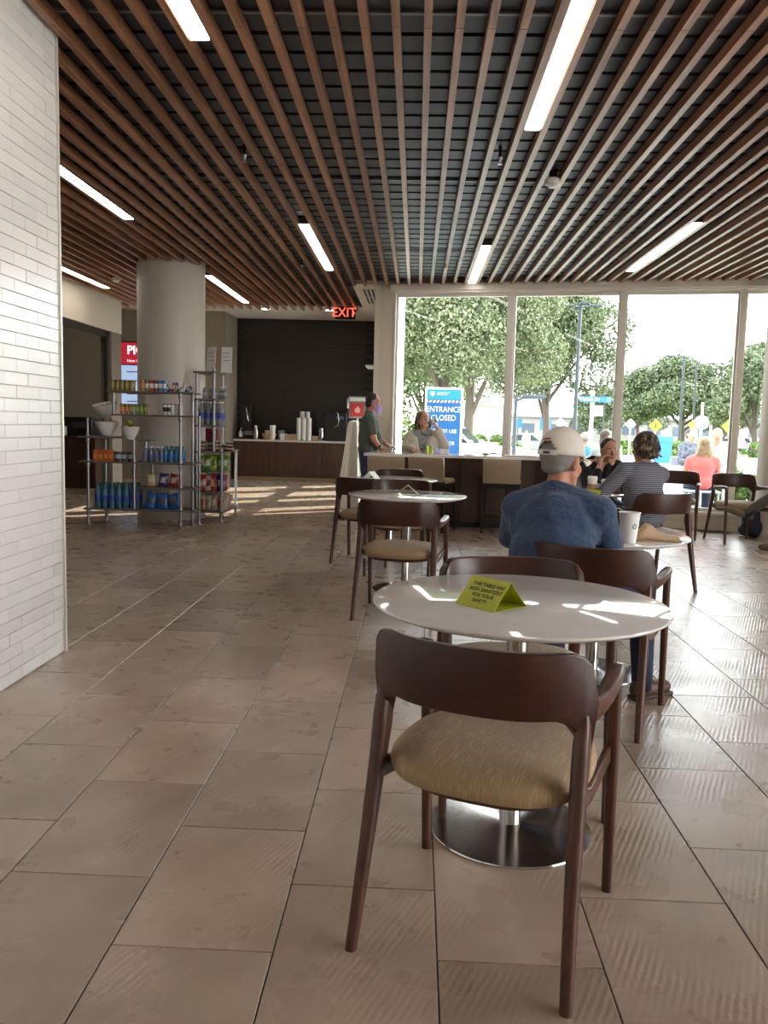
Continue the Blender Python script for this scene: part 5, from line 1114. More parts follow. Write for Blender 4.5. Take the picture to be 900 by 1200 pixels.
blob('striped_top', grow(tor[:4], 0.012)+grow(sl, 0.010), stripe, PS, vox=0.011, it=5)
B().tube([(0.112*math.cos(t), 0.032+0.085*math.sin(t), 0.985-0.018*math.sin(-t)*(1 if math.sin(t) < 0 else -0.5)) for t in [2*PI*k/32 for k in range(33)]], 0.006, n=8).build('neckline_trim', blackmatte, PS)
H = Vector(J['head']); HR = J['headR']; PH = lambda x, y, z: H+HR @ Vector((x, y, z)); face_parts(PS, H, HR, brow=brownh)
blond = mat('highlighted_hair', (0.045, 0.032, 0.024), 0.55, noise=(17, (0.36, 0.27, 0.15), .54, .66), bump=(60, 1.0, .012))
rnd = random.Random(4); hp_ = [('e', PH(0, -0.035, 0.030), (0.106, 0.106, 0.106), HR), ('e', PH(0, -0.055, -0.035), (0.092, 0.072, 0.070), HR)]
for k in range(46):
    a = rnd.uniform(PI*0.92, PI*2.08); zt = rnd.uniform(-0.06, 0.09); rr_ = math.sqrt(max(0.2, 1-((zt-0.02)/0.12)**2)); p0 = PH(0.092*rr_*math.cos(a), -0.035+0.090*rr_*math.sin(a), zt); p1 = PH(0.108*math.cos(a+rnd.uniform(-.3, .3)), -0.035+0.100*math.sin(a), zt-rnd.uniform(0.03, 0.055)); hp_.append(('c', p0, 0.017, p1, 0.007))
blob('hair', hp_, blond, PS, vox=0.006, it=2)

# --- man in green at the left end of the bar
green = mat('grey_green_tee', (0.085, 0.105, 0.080), 0.85, bump=(8, .5, .02)); jeans = mat('blue_jeans', (0.045, 0.075, 0.125), 0.85)
loc = (-0.66, 11.10, 0); J = stand()
J.update(hipd=0.85, chest=(0, 0.04, 1.23), neck=(0, 0.03, 1.40), head=(0, 0.085, 1.555), headR=RX(-4), shL=(-0.175, 0.03, 1.33), shR=(0.185, 0.03, 1.33), elR=(0.235, 0.09, 1.06), wrR=(0.215, 0.17, 0.965), elL=(-0.23, 0.16, 1.08), wrL=(-0.12, 0.30, 0.985), pelvis=(0, 0, 0.93))
PG = person('man in a grey-green t-shirt and jeans standing at the bar, lilac mask hanging', loc, -84, J, skin_red, green, 0.62, jeans, (blackmatte, solem), fat=1.15, kb=1.08, vox=0.011, arm=1.1, hands={'R': ((0, 0.3, -0.75), (0.5, -0.6, 0.2), 0.8), 'L': ((0.1, 0.9, -0.3), (0, 0.3, 1), 0.4)})
blob('belly', [('e', (0, 0.085, 1.07), (0.135, 0.130, 0.17)), ('e', (0, 0.03, 1.22), (0.15, 0.12, 0.15))], green, PG, vox=0.012)
H = Vector(J['head']); HR = J['headR']; PH = lambda x, y, z: H+HR @ Vector((x, y, z)); face_parts(PG, H, HR, brow=darkh)
blob('hair', [('e', PH(0, -0.026, 0.042), (0.080, 0.088, 0.084), HR), ('e', PH(0, -0.062, -0.03), (0.064, 0.050, 0.050), HR)], darkh, PG, vox=0.008)
lil = mat('lilac_mask', (0.50, 0.36, 0.72), 0.7)
o = B().loft([[PH(0.052+0.0*t, 0.045+0.012*t, -0.035), PH(0.060, 0.045, -0.035)][:0] or [PH(x_, y_, z_) for x_, y_, z_ in ((0.058, 0.030, z), (0.066, 0.060, z), (0.045, 0.098, z-0.004), (0.012, 0.118, z), (0.010, 0.112, z), (0.040, 0.090, z))] for z, t in ((-0.030, 0), (-0.07, 0), (-0.115, 0), (-0.155, 0))]).build('face_mask', lil, PG)
B().tube([PH(0.060, 0.05, -0.035), PH(0.080, 0.01, 0.025), PH(0.085, -0.02, 0.02), PH(0.080, -0.015, -0.03), PH(0.064, 0.04, -0.10)], 0.0025, n=6).build('mask_loop', lil, PG)
w_ = Vector(J['wrR']); B().cyl(w_+Vector((0, -0.012, 0.028)), w_+Vector((0, 0.002, 0.002)), 0.036, n=20).build('wrist_watch', black, PG)

# --- woman in white drinking behind the bar
cardw = mat('cream_cardigan', (0.62, 0.56, 0.47), 0.9, bump=(9, .7, .02)); teeg = mat('grey_print_tee', (0.26, 0.30, 0.27), 0.85, noise=(16, (0.10, 0.14, 0.14), .5, .6))
loc = (0.10, 11.12, 0); J = sit(0.66); q = lambda px, py, Y: tuple(Lw(px, py, Y, loc, 176))
J.update(anL=(-0.12, 0.10, 0.34), anR=(0.12, 0.10, 0.34), knL=(-0.12, 0.20, 0.66), knR=(0.12, 0.20, 0.66), shL=(-0.165, 0.03, 1.13), shR=(0.165, 0.03, 1.13), neck=(0, 0.03, 1.20), head=(0.0, 0.05, 1.345), headR=RZ(32) @ RX(8), elL=(-0.29, 0.06, 1.00), wrL=(-0.19, 0.12, 1.235), elR=(0.22, 0.05, 0.965), wrR=(0.12, 0.24, 0.955), chest=(0, 0.03, 1.03), shoez=1)
PD = person('woman with wavy hair in a cream cardigan drinking behind the bar', loc, 176, J, skin, teeg, 0.4, jeans, None, cloth_e=0.0, fat=0.88, kb=0.92, vox=0.010, hands={'L': ((0.5, 0.35, 0.75), (-0.6, 0.4, 0.2), 1.0), 'R': ((-0.3, 0.9, -0.1), (0, 0, 1), 0.5)})
tor = body_sets(J, 0.88, 0.92); g = lambda n_: Vector(J[n_])
blob('cardigan', grow([('c', g('shL'), 0.058, g('elL'), 0.056), ('c', g('elL'), 0.056, g('elL')+(g('wrL')-g('elL'))*0.85, 0.040), ('c', g('shR'), 0.058, g('elR'), 0.052), ('c', g('elR'), 0.052, g('elR')+(g('wrR')-g('elR'))*0.85, 0.038), ('e', (0, -0.025, 1.0), (0.15, 0.085, 0.24)), ('c', (-0.115, 0.075, 1.06), 0.060, (-0.095, 0.10, 0.84), 0.075), ('c', (0.115, 0.075, 1.06), 0.060, (0.095, 0.10, 0.84), 0.075),
      ('c', g('shL'), 0.05, (-0.10, 0.09, 0.82), 0.075), ('c', g('shR'), 0.05, (0.10, 0.09, 0.82), 0.075), ('c', (-0.07, 0.0, 1.20), 0.034, g('shL'), 0.05), ('c', (0.07, 0.0, 1.20), 0.034, g('shR'), 0.05)], 0.012), cardw, PD, vox=0.011, it=4)
H = Vector(J['head']); HR = J['headR']; PH = lambda x, y, z: H+HR @ Vector((x, y, z)); face_parts(PD, H, HR, brow=brownh)
wav = mat('wavy_hair', (0.10, 0.062, 0.038), 0.6, noise=(14, (0.26, 0.18, 0.11), .5, .65), bump=(50, .9, .01)); rnd = random.Random(9)
hp_ = [('e', PH(0, -0.026, 0.038), (0.088, 0.096, 0.088), HR)]
for k in range(34):
    a = rnd.uniform(PI*0.93, PI*2.07); p0 = PH(0.080*math.cos(a), -0.02+0.085*math.sin(a), 0.03); p1 = PH(0.10*math.cos(a)+rnd.uniform(-.012, .012), -0.02+0.095*math.sin(a), -0.06); p2 = p1+Vector((rnd.uniform(-.03, .03), rnd.uniform(-.02, .01), -rnd.uniform(0.04, 0.10))); hp_ += [('c', p0, 0.022, p1, 0.018), ('c', p1, 0.018, p2, 0.008)]
blob('hair', hp_, wav, PD, vox=0.007, it=2)
wq = g('wrL'); mth = PH(0, 0.10, -0.06)
Tc = thing('drink_bottle', 'small bottle the woman in cream holds to her mouth', 'bottle', loc, math.radians(176))
dd = (Vector(wq)+Vector((0.04, 0.06, 0.10))-mth).normalized(); B().capsule(mth+dd*0.01, 0.010, mth+dd*0.03, 0.012).cyl(mth+dd*0.03, mth+dd*0.06, 0.014, 0.028).cyl(mth+dd*0.06, mth+dd*0.15, 0.028).build('bottle_body', mat('bottle_grey', (0.35, 0.38, 0.42), 0.2, trans=0.3), Tc)
B().cyl(mth+dd*0.075, mth+dd*0.12, 0.0285).build('bottle_label', paper, Tc)
# stool under her (hidden behind the bar, only its legs could show)
dup(st0, (0.10, 11.13, 0), math.radians(176), 'tan bar stool behind the bar, under the woman in cream')

# --- seated visitor entering at the right edge: crossed leg with a tan shoe
khaki = mat('dark_khaki', (0.075, 0.065, 0.050), 0.85, bump=(10, .6, .02)); tansh = mat('olive_suede', (0.13, 0.095, 0.060), 0.85)
loc = (5.30, 9.12, 0); q = lambda px, py, Y: tuple(Lw(px, py, Y, loc, 68))
J = sit(0.50)
J.update(anR=q(876, 600, 9.15), knR=q(917, 575, 9.10), toeR=q(851, 596, 9.20), anL=q(906, 637, 8.95), knL=q(925, 590, 9.0), toeL=q(892, 641, 9.05), shoez=1)
J['hipL'] = (-0.09, 0.02, 0.50); 
PR = person('seated person at the right edge with crossed legs, dark khaki trousers and olive shoes', loc, 68, J, skin, mat('dark_shirt', (0.03, 0.04, 0.05), .85), 1.0, khaki, (tansh, solem), vox=0.012)
st_ = chair(5.42, 9.06, 68, 'walnut dining chair of the visitor cut by the right edge')
T = thing('backpack', 'navy backpack standing on the floor by the olive shoes at the right edge', 'bag', (atz(884, 631).x+0.03, atz(884, 631).y+0.12, 0))
nv = mat('navy_nylon', (0.008, 0.012, 0.035), 0.7, bump=(12, .5, .02))
blob('bag_body', [('e', (0, 0, 0.20), (0.15, 0.10, 0.20)), ('e', (0.0, -0.02, 0.10), (0.16, 0.12, 0.10)), ('c', (-0.1, 0, 0.10), 0.09, (0.1, 0, 0.10), 0.09)], nv, T, vox=0.014)
blob('front_pocket', [('e', (0, -0.10, 0.12), (0.11, 0.04, 0.09))], nv, T, vox=0.010)
B().tube([(-0.05, 0.0, 0.38), (-0.03, -0.02, 0.43), (0.03, -0.02, 0.43), (0.05, 0, 0.38)], 0.010).build('handle', nv, T); B().tube([(-0.09, -0.11, 0.03), (-0.16, -0.15, 0.02), (-0.20, -0.10, 0.015)], 0.012, flat=.5).build('strap', nv, T)
# ------------------------------------------------------------------ outside
def gz(Y):
    if Y < 20: return -0.02
    if Y < 46: return -0.02-0.62*(Y-20)/26
    return -0.64
grass = mat('grass', (0.12, 0.20, 0.035), 0.95, noise=(3, (0.20, 0.27, 0.07), .4, .6)); asphalt = mat('asphalt', (0.22, 0.22, 0.22), 0.9, noise=(8, (0.27, 0.27, 0.265), .4, .6)); conc = mat('concrete', (0.42, 0.40, 0.37), 0.9, noise=(2, (0.36, 0.34, 0.31), .4, .6))
def strip(name, m_, y0, y1, dz=0.0, x0=-60, x1=140):
    n_ = max(1, int((y1-y0)/3)); vs = []; fs = []
    for k in range(n_+1):
        y = y0+(y1-y0)*k/n_; vs += [(x0, y, gz(y)+dz), (x1, y, gz(y)+dz)]
    for k in range(n_): fs.append((2*k, 2*k+1, 2*k+3, 2*k+2))
    return struct(B().add(vs, fs).build(name, m_, smooth=False))
a = ww(-0.6); b_ = ww(7.2)
struct(B().add([(-0.55, 11.95, -0.02), (7.3, 10.3, -0.02), (140, 10.3, -0.02), (140, 20, -0.02), (-0.55, 20, -0.02)], [(0, 1, 2, 3, 4)]).build('patio', conc, smooth=False))
struct(B().add([(7.3, -60, -0.03), (140, -60, -0.03), (140, 10.3, -0.03), (7.3, 10.3, -0.03)], [(0, 1, 2, 3)]).build('patio_side', conc, smooth=False))
struct(B().add([(-60, 18.6, -0.03), (-0.55, 18.6, -0.03), (-0.55, 20, -0.03), (-60, 20, -0.03)], [(0, 1, 2, 3)]).build('patio_back', conc, smooth=False))
strip('grass_near', grass, 20, 24); strip('road_near', asphalt, 24, 34); strip('grass_median', grass, 34, 44); strip('road_far', asphalt, 44, 60); strip('grass_far', grass, 60, 84); strip('parking_lot', asphalt, 84, 120); strip('grass_beyond', grass, 120, 320)
for k, (y0, y1) in enumerate(((19.9, 20.1), (23.9, 24.1), (33.9, 34.1), (43.9, 44.1), (59.9, 60.1))): struct(B().bb((-60, y0, gz(y0)-0.05), (140, y1, gz(y0)+0.10)).build('kerb', conc, smooth=False))
leafm = [mat('leaf_%s' % n_, c, 0.6, noise=(0.7, c2, .4, .6)) for n_, c, c2 in (('a', (0.115, 0.140, 0.070), (0.20, 0.22, 0.12)), ('b', (0.090, 0.115, 0.060), (0.15, 0.175, 0.095)), ('c', (0.10, 0.17, 0.04), (0.18, 0.25, 0.07)))]
for m_ in leafm:
    p = m_.node_tree.nodes['Principled BSDF']; p.inputs['Specular IOR Level'].default_value = 0.2
bark = mat('bark', (0.085, 0.065, 0.05), 0.9, bump=(10, .6, .03))
def foliage(c, r, n_, size, seed, clumps=26, lo=-0.5):
    rng = np.random.default_rng(seed); c = np.array(c, float); r = np.array(r, float)
    u = rng.normal(size=(clumps, 3)); u /= np.linalg.norm(u, axis=1)[:, None]; u[:, 2] = np.where(u[:, 2] < lo, -u[:, 2], u[:, 2]); cc = u*(0.45+0.35*rng.random((clumps, 1)))
    cr_ = 0.24+0.16*rng.random(clumps)
    ci = rng.integers(0, clumps, n_); d = rng.normal(size=(n_, 3)); d /= np.linalg.norm(d, axis=1)[:, None]
    P_ = c+(cc[ci]+d*cr_[ci][:, None]*(0.72+0.33*rng.random((n_, 1))))*r
    a1 = rng.normal(size=(n_, 3)); a1 /= np.linalg.norm(a1, axis=1)[:, None]; a2 = np.cross(a1, rng.normal(size=(n_, 3))); a2 /= np.linalg.norm(a2, axis=1)[:, None]
    s = size*(0.6+0.8*rng.random((n_, 1))); v = np.stack([P_-a1*s*0.5, P_+a2*s*0.32, P_+a1*s*0.5, P_-a2*s*0.32], 1).reshape(-1, 3)
    return v, cc, cr_
def tree(label, x, Y, H_, cz, r, seed, n_=9000, size=0.34, m_=None, trunks=1, group=None):
    g0 = gz(Y); T = thing('tree', label, 'tree', (x, Y, g0-0.02), group=group)
    v, cc, _ = foliage((0, 0, cz-g0), r, n_, size, seed)
    me = bpy.data.meshes.new('foliage'); me.vertices.add(len(v)); me.vertices.foreach_set('co', v.ravel()); N = len(v)//4
    me.loops.add(N*4); me.loops.foreach_set('vertex_index', np.arange(N*4)); me.polygons.add(N); me.polygons.foreach_set('loop_start', np.arange(N)*4); me.polygons.foreach_set('loop_total', np.full(N, 4)); me.update(calc_edges=True)
    me.materials.append(m_ or leafm[0]); o = bpy.data.objects.new('foliage', me); COL.objects.link(o); o.parent = T; o['kind'] = 'stuff'
    rnd = random.Random(seed)
    for t in range(trunks):
        ox = (t-(trunks-1)/2)*0.9; hh = cz-g0
        tb = B().tube([(ox, 0, -0.1), (ox*1.1+0.05, 0, hh*0.25), (ox*1.4-0.05, 0, hh*0.5), (ox*1.7, 0, hh*0.95)], [0.33, 0.24, 0.19, 0.08], 10)
        for k in range(7):
            e = cc[rnd.randrange(len(cc))]*np.array(r)*0.9+np.array([0, 0, hh]); s_ = Vector((ox*1.3, 0, hh*rnd.uniform(0.3, 0.6))); e = Vector(e); tb.tube([s_, (s_+e)/2+Vector((0, 0, 0.2)), e], [0.13, 0.08, 0.03], 7)
        tb.build('trunk', bark, T)
    return T
def tx(px, Y): return at(px, 495, Y).x
tree('big pale green oak filling the left window pane', tx(535, 38), 38, 9, 6.2, (5.2, 4.2, 5.0), 1, 80000, 0.155, leafm[0], 2)
tree('oak seen through the left of the second window pane', tx(640, 50), 50, 8, 5.6, (4.8, 4.0, 5.0), 2, 64000, 0.20, leafm[1])
tree('broad spreading oak in the middle of the third window pane', tx(800, 78), 78, 8, 4.4, (6.3, 5, 3.9), 3, 50000, 0.27, leafm[1])
tree('dark tree at the right in the narrow last pane', tx(885, 66), 66, 8, 4.2, (3.8, 3.5, 4.2), 4, 30000, 0.28, leafm[1])
tree('small distant tree behind the street name sign', tx(706, 92), 92, 6, 2.8, (3.6, 3, 3.0), 5, 12000, 0.32, leafm[1])
tree('distant tree left behind the entrance sign', tx(497, 70), 70, 9, 5.4, (6.0, 4, 5.0), 6, 30000, 0.30, leafm[0])
tree('distant tree between the oak and the second lamp post', tx(748, 112), 112, 7, 3.6, (3.8, 3.4, 3.2), 7, 14000, 0.32, leafm[1])
tree('tree behind the cars at the far right', tx(850, 98), 98, 7, 3.2, (4.6, 3.4, 3.4), 8, 14000, 0.32, leafm[1])
tree('unseen tree right of the frame, added to block sun, nearer one', 13.5, 13.5, 9, 6.2, (4.6, 4.6, 3.6), 11, 30000, 0.26, leafm[1])  # added out of view to keep direct sun off the right floor
tree('unseen tree right of the frame, added to block sun, farther one', 23.5, 17.5, 9, 7.5, (4.6, 4.6, 4.2), 12, 26000, 0.28, leafm[1])  # second added tree, unseen, shades the same floor from farther out
def hedge(label, px, Y, r, h, n_, seed, m_, size=0.14):
    v, _, _ = foliage((0, 0, h*0.5), (r, r*0.6, h*0.62), n_, size, seed, 16, -1)
    v[:, 2] = np.maximum(v[:, 2], 0.0); T = thing('shrub', label, 'shrub', (tx(px, Y), Y, gz(Y)))
    me = bpy.data.meshes.new('foliage'); me.from_pydata([tuple(q_) for q_ in v], [], [(4*k, 4*k+1, 4*k+2, 4*k+3) for k in range(len(v)//4)]); me.materials.append(m_); o = bpy.data.objects.new('foliage', me); COL.objects.link(o); o.parent = T; o['kind'] = 'stuff'
    B().tube([(0, 0, 0), (0.03, 0, h*0.5)], [0.03, 0.015], 7).build('stem', bark, T)
hedge('low green shrub just outside, left of the last mullion', 852, 14.7, 0.42, 0.75, 1500, 21, leafm[2], 0.10)
hedge('low green shrub just outside in the last pane', 873, 12.6, 0.42, 0.70, 1500, 22, leafm[2], 0.10)
hedge('pale shrub outside at the left end of the windows', 481, 17.0, 0.5, 1.3, 1500, 23, leafm[2], 0.12)
hedge('clipped round shrub by the tree trunks behind the car', 578, 46, 1.6, 1.5, 2200, 24, leafm[2], 0.2)
for k, (px, lb) in enumerate(((723, 'far hedge left of the blue booth'), (792, 'far hedge beside the blue booth'), (832, 'far hedge at the right beyond the road'), (892, 'far hedge beyond the road by the last mullion'))): hedge(lb, px, 64, 1.7, 1.1, 1500, 30+k, leafm[2], 0.22)
# pale building far behind
T = thing('far_building', 'low pale building far behind the trees', 'building', (tx(745, 125), 125, gz(125)))
B().box((0, 0, 1.7), (46, 8, 3.4)).build('wall', mat('far_wall', (0.22, 0.20, 0.18), .9), T, smooth=False); B().box((0, 0, 3.55), (47, 9, 0.35)).build('roof', mat('far_roof', (0.22, 0.2, 0.2), .8), T, smooth=False)
for k in range(12): B().box((-20+3.6*k, -4.03, 1.8), (1.8, 0.06, 1.3)).build('window', mat('far_glass', (0.06, 0.08, 0.1), .2), T, smooth=False)
T = thing('white_pavilion', 'white building part between the trunks of the left oak', 'building', (tx(567, 70), 70, gz(70)))
B().box((0, 0, 1.8), (3.2, 2, 3.6)).build('wall', mat('pav_white', (0.45, 0.44, 0.42), .8), T, smooth=False); B().box((0, 0, 3.7), (3.8, 2.6, 0.2)).build('roof', mat('pav_roof', (0.5, 0.5, 0.5), .8), T, smooth=False)
# lamp posts
grpole = mat('pole_grey', (0.035, 0.042, 0.055), 0.6)
def lamp_post(label, px, Y, ztop, heads, r=0.09, armh=0.75):
    g0 = gz(Y); T = thing('lamp_post', label, 'lamp post', (tx(px, Y), Y, g0)); h = ztop-g0
    B().cyl((0, 0, 0), (0, 0, h), r, r*0.75, 12).lathe([(0, 0), (0.22, 0), (0.22, 0.06), (0, 0.3)]).build('pole', grpole, T)
    for dx, dy in heads:
        B().cyl((0, 0, h-0.15), (dx*armh*0.5, dy*armh*0.5, h-0.05), 0.035, n=8).build('arm', grpole, T)
        B().box((dx*armh, dy*armh, h-0.04), (0.62 if dx else 0.35, 0.62 if dy else 0.35, 0.10)).build('lamp_head', grpole, T, bevel=0.02)
lamp_post('tall grey lamp post with four flat heads in the second pane', 673.5, 42, at(675, 357, 42).z, ((1, 0), (-1, 0), (0, 1), (0, -1)), 0.11)
lamp_post('grey lamp post with two heads in the third pane, left of the slimmer one', 797, 69, at(799, 417, 69).z, ((1, 0), (-1, 0)), 0.12, 1.1)
lamp_post('slim lamp post with one raised head right of the two-headed post', 812, 71, at(814, 425, 71).z, ((1, 0),), 0.10, 1.2)
lamp_post('thin distant lamp post behind the street name sign', 707, 88, at(707, 453, 88).z, ((1, 0),), 0.08, 1.1)
lamp_post('short dark bollard lamp beside the first mullion', 603.5, 22, at(604, 463, 22).z, ((1, 0),), 0.06, 0.45)
# street name sign
T = thing('street_sign', 'blue street name sign reading Mellish Dr on a white post', 'street sign', (tx(693, 27), 27, gz(27))); g0 = gz(27)
zs = at(690, 468, 27).z-g0
B().cyl((0, 0, 0), (0, 0, zs+0.28), 0.055, n=12).cyl((-0.1, 0, zs+0.22), (0.02, 0, zs+0.22), 0.05, n=10).build('post', white_paint, T)
B().box((0.08, -0.07, zs), (1.0, 0.02, 0.17)).build('name_blade', mat('street_blue', (0.01, 0.12, 0.55), .4), T, smooth=False)
text('Mellish Dr', 0.15, paper, T, (-0.10, -0.085, zs), RF((1, 0, 0), (0, 0, 1)))
B().box((0.50, -0.083, zs), (0.13, 0.004, 0.13)).build('emblem', mat('emblem_teal', (0.10, 0.50, 0.60), .4), T, smooth=False)
B().box((0.20, -0.07, zs-0.36), (0.25, 0.02, 0.33)).build('notice_panel', paper, T, smooth=False)
# diamond and round signs
ylw = mat('warning_yellow', (0.80, 0.72, 0.02), 0.5); dgr = mat('sign_back_grey', (0.45, 0.47, 0.50), 0.5, 0.3)
def post_sign(label, px, py, Y, kind, m_, s=0.55, postm=None):
    g0 = gz(Y); z = at(px, py, Y).z-g0; T = thing('road_sign', label, 'road sign', (tx(px, Y), Y, g0))
    B().cyl((0, 0.03, 0), (0, 0.03, z+s*(1.35 if kind == 'round' else 0.5)), 0.035 if s < 0.8 else 0.05, n=8).build('post', postm or white_paint, T)
    if kind == 'diamond': B().box((0, 0, z), (s, 0.02, s), R=RY_(45)).build('sign_panel', m_, T, smooth=False)
    elif kind == 'round': B().cyl((0, -0.01, z), (0, 0.01, z), s*0.5, n=8).build('sign_panel', m_, T, smooth=False)
    else: B().box((0, 0, z), (s, 0.02, s*1.1)).build('sign_panel', m_, T, smooth=False)
    return T, z
T, z = post_sign('yellow diamond pedestrian sign above the blue booth', 768.5, 499, 46, 'diamond', ylw, 0.50)
B().ell((0, -0.02, z+0.14), (0.045, 0.01, 0.045)).box((0, -0.02, z+0.0), (0.07, 0.01, 0.17)).box((-0.04, -0.02, z-0.14), (0.035, 0.01, 0.16), R=RY_(15)).box((0.04, -0.02, z-0.14), (0.035, 0.01, 0.16), R=RY_(-15)).build('walking_figure', black, T, smooth=False)
post_sign('yellow diamond sign half hidden behind the bald man', 812, 498, 60, 'diamond', ylw, 0.5)
post_sign('yellow diamond sign beside the last mullion', 857, 500, 40, 'diamond', ylw, 0.62)
post_sign('back of a pale eight-sided sign on a white post', 822.5, 495, 24, 'round', mat('stop_back', (0.62, 0.64, 0.68), .5), 0.42)
post_sign('back of a grey diamond sign on a thin post, left of the booth', 739, 497, 44, 'diamond', dgr, 0.42)
post_sign('back of a grey diamond sign near the white cap', 657, 496, 44, 'diamond', dgr, 0.42)
blu = mat('hospital_blue', (0.02, 0.16, 0.60), 0.5)
post_sign('small blue panel sign right of the grey car', 639.5, 497, 56, 'sq', blu, 0.75, grpole); post_sign('small blue panel sign beside the first mullion', 607, 496, 56, 'sq', blu, 0.55, grpole)
T = thing('blue_booth', 'low blue and teal booth behind the striped woman', 'booth', (tx(769, 50), 50, gz(50)))
B().box((0, 0, 0.65), (1.75, 0.8, 1.3)).build('booth_body', blu, T, smooth=False); B().box((0, 0, 1.42), (1.85, 0.9, 0.26)).build('booth_top', mat('teal', (0.03, 0.42, 0.55), .5), T, smooth=False)
T = thing('blue_banner', 'upright blue banner behind the bald man outside', 'banner', (tx(829, 23), 23, gz(23))); B().box((0, 0, 0.55), (0.26, 0.05, 1.1)).build('banner_panel', blu, T, smooth=False); B().cyl((0.1, 0, 0), (0.1, 0, 1.55), 0.03).build('banner_pole', white_paint, T)
# entrance closed sign
TS = thing('entrance_sign', 'tall blue sign reading ENTRANCE CLOSED in a white frame outside', 'sign', (tx(519.5, 14.6), 14.6, -0.02), math.radians(-6))
z0 = at(519, 531, 14.6).z-0.35; z1 = at(519, 454, 14.6).z+0.02; Wd = 0.66
B().bb((-Wd/2, -0.02, 0.02), (Wd/2, 0.02, z1)).build('frame', white_plastic, TS, smooth=False)
B().bb((-Wd/2+0.035, -0.026, 0.15), (Wd/2-0.035, -0.02, z1-0.035)).build('blue_panel', mat('sign_blue', (0.012, 0.11, 0.32), .4), TS, smooth=False)
B().bb((-Wd/2+0.035, -0.029, z1-0.215), (Wd/2-0.035, -0.026, z1-0.035)).build('teal_header', mat('sign_teal', (0.02, 0.24, 0.36), .4), TS, smooth=False)
hz_ = B().bb((-Wd/2+0.035, -0.029, z1-0.262), (Wd/2-0.035, -0.026, z1-0.225)).build('hazard_band', paper, TS, smooth=False)
for k in range(9): B().prism([(0, 0), (0.03, 0), (0.05, 0.037), (0.02, 0.037)], (-Wd/2+0.04+0.066*k, -0.0295, z1-0.262), (1, 0, 0), (0, 0, 1), 0.001).build('hazard_stripe', mat('hazard_dark', (0.15, 0.05, 0.10), .5), hz_, smooth=False)
FR = RF((1, 0, 0), (0, 0, 1))
for s, zz, sz in (('ENTRANCE', z1-0.385, 0.138), ('CLOSED', z1-0.53, 0.138), ('DO NOT USE', z1-0.76, 0.092), ('THIS DOOR', z1-0.97, 0.092)): text(s, sz, paper, TS, (0, -0.028, zz), FR, xs=0.86)
text('ENTRANCE CARE', 0.032, paper, TS, (0.03, -0.031, z1-0.11), FR) if False else None
for k in range(2): B().bb((-0.12, -0.031, z1-0.10-0.03*k), (0.10-0.05*k, -0.029, z1-0.09-0.03*k)).build('small_print', paper, TS, smooth=False)
B().prism([(-0.035, 0.04), (0.035, 0.04), (0.035, -0.005), (0, -0.045), (-0.035, -0.005)], (-0.20, -0.0295, z1-0.115), (1, 0, 0), (0, 0, 1), 0.001).build('shield_emblem', paper, TS, smooth=False)
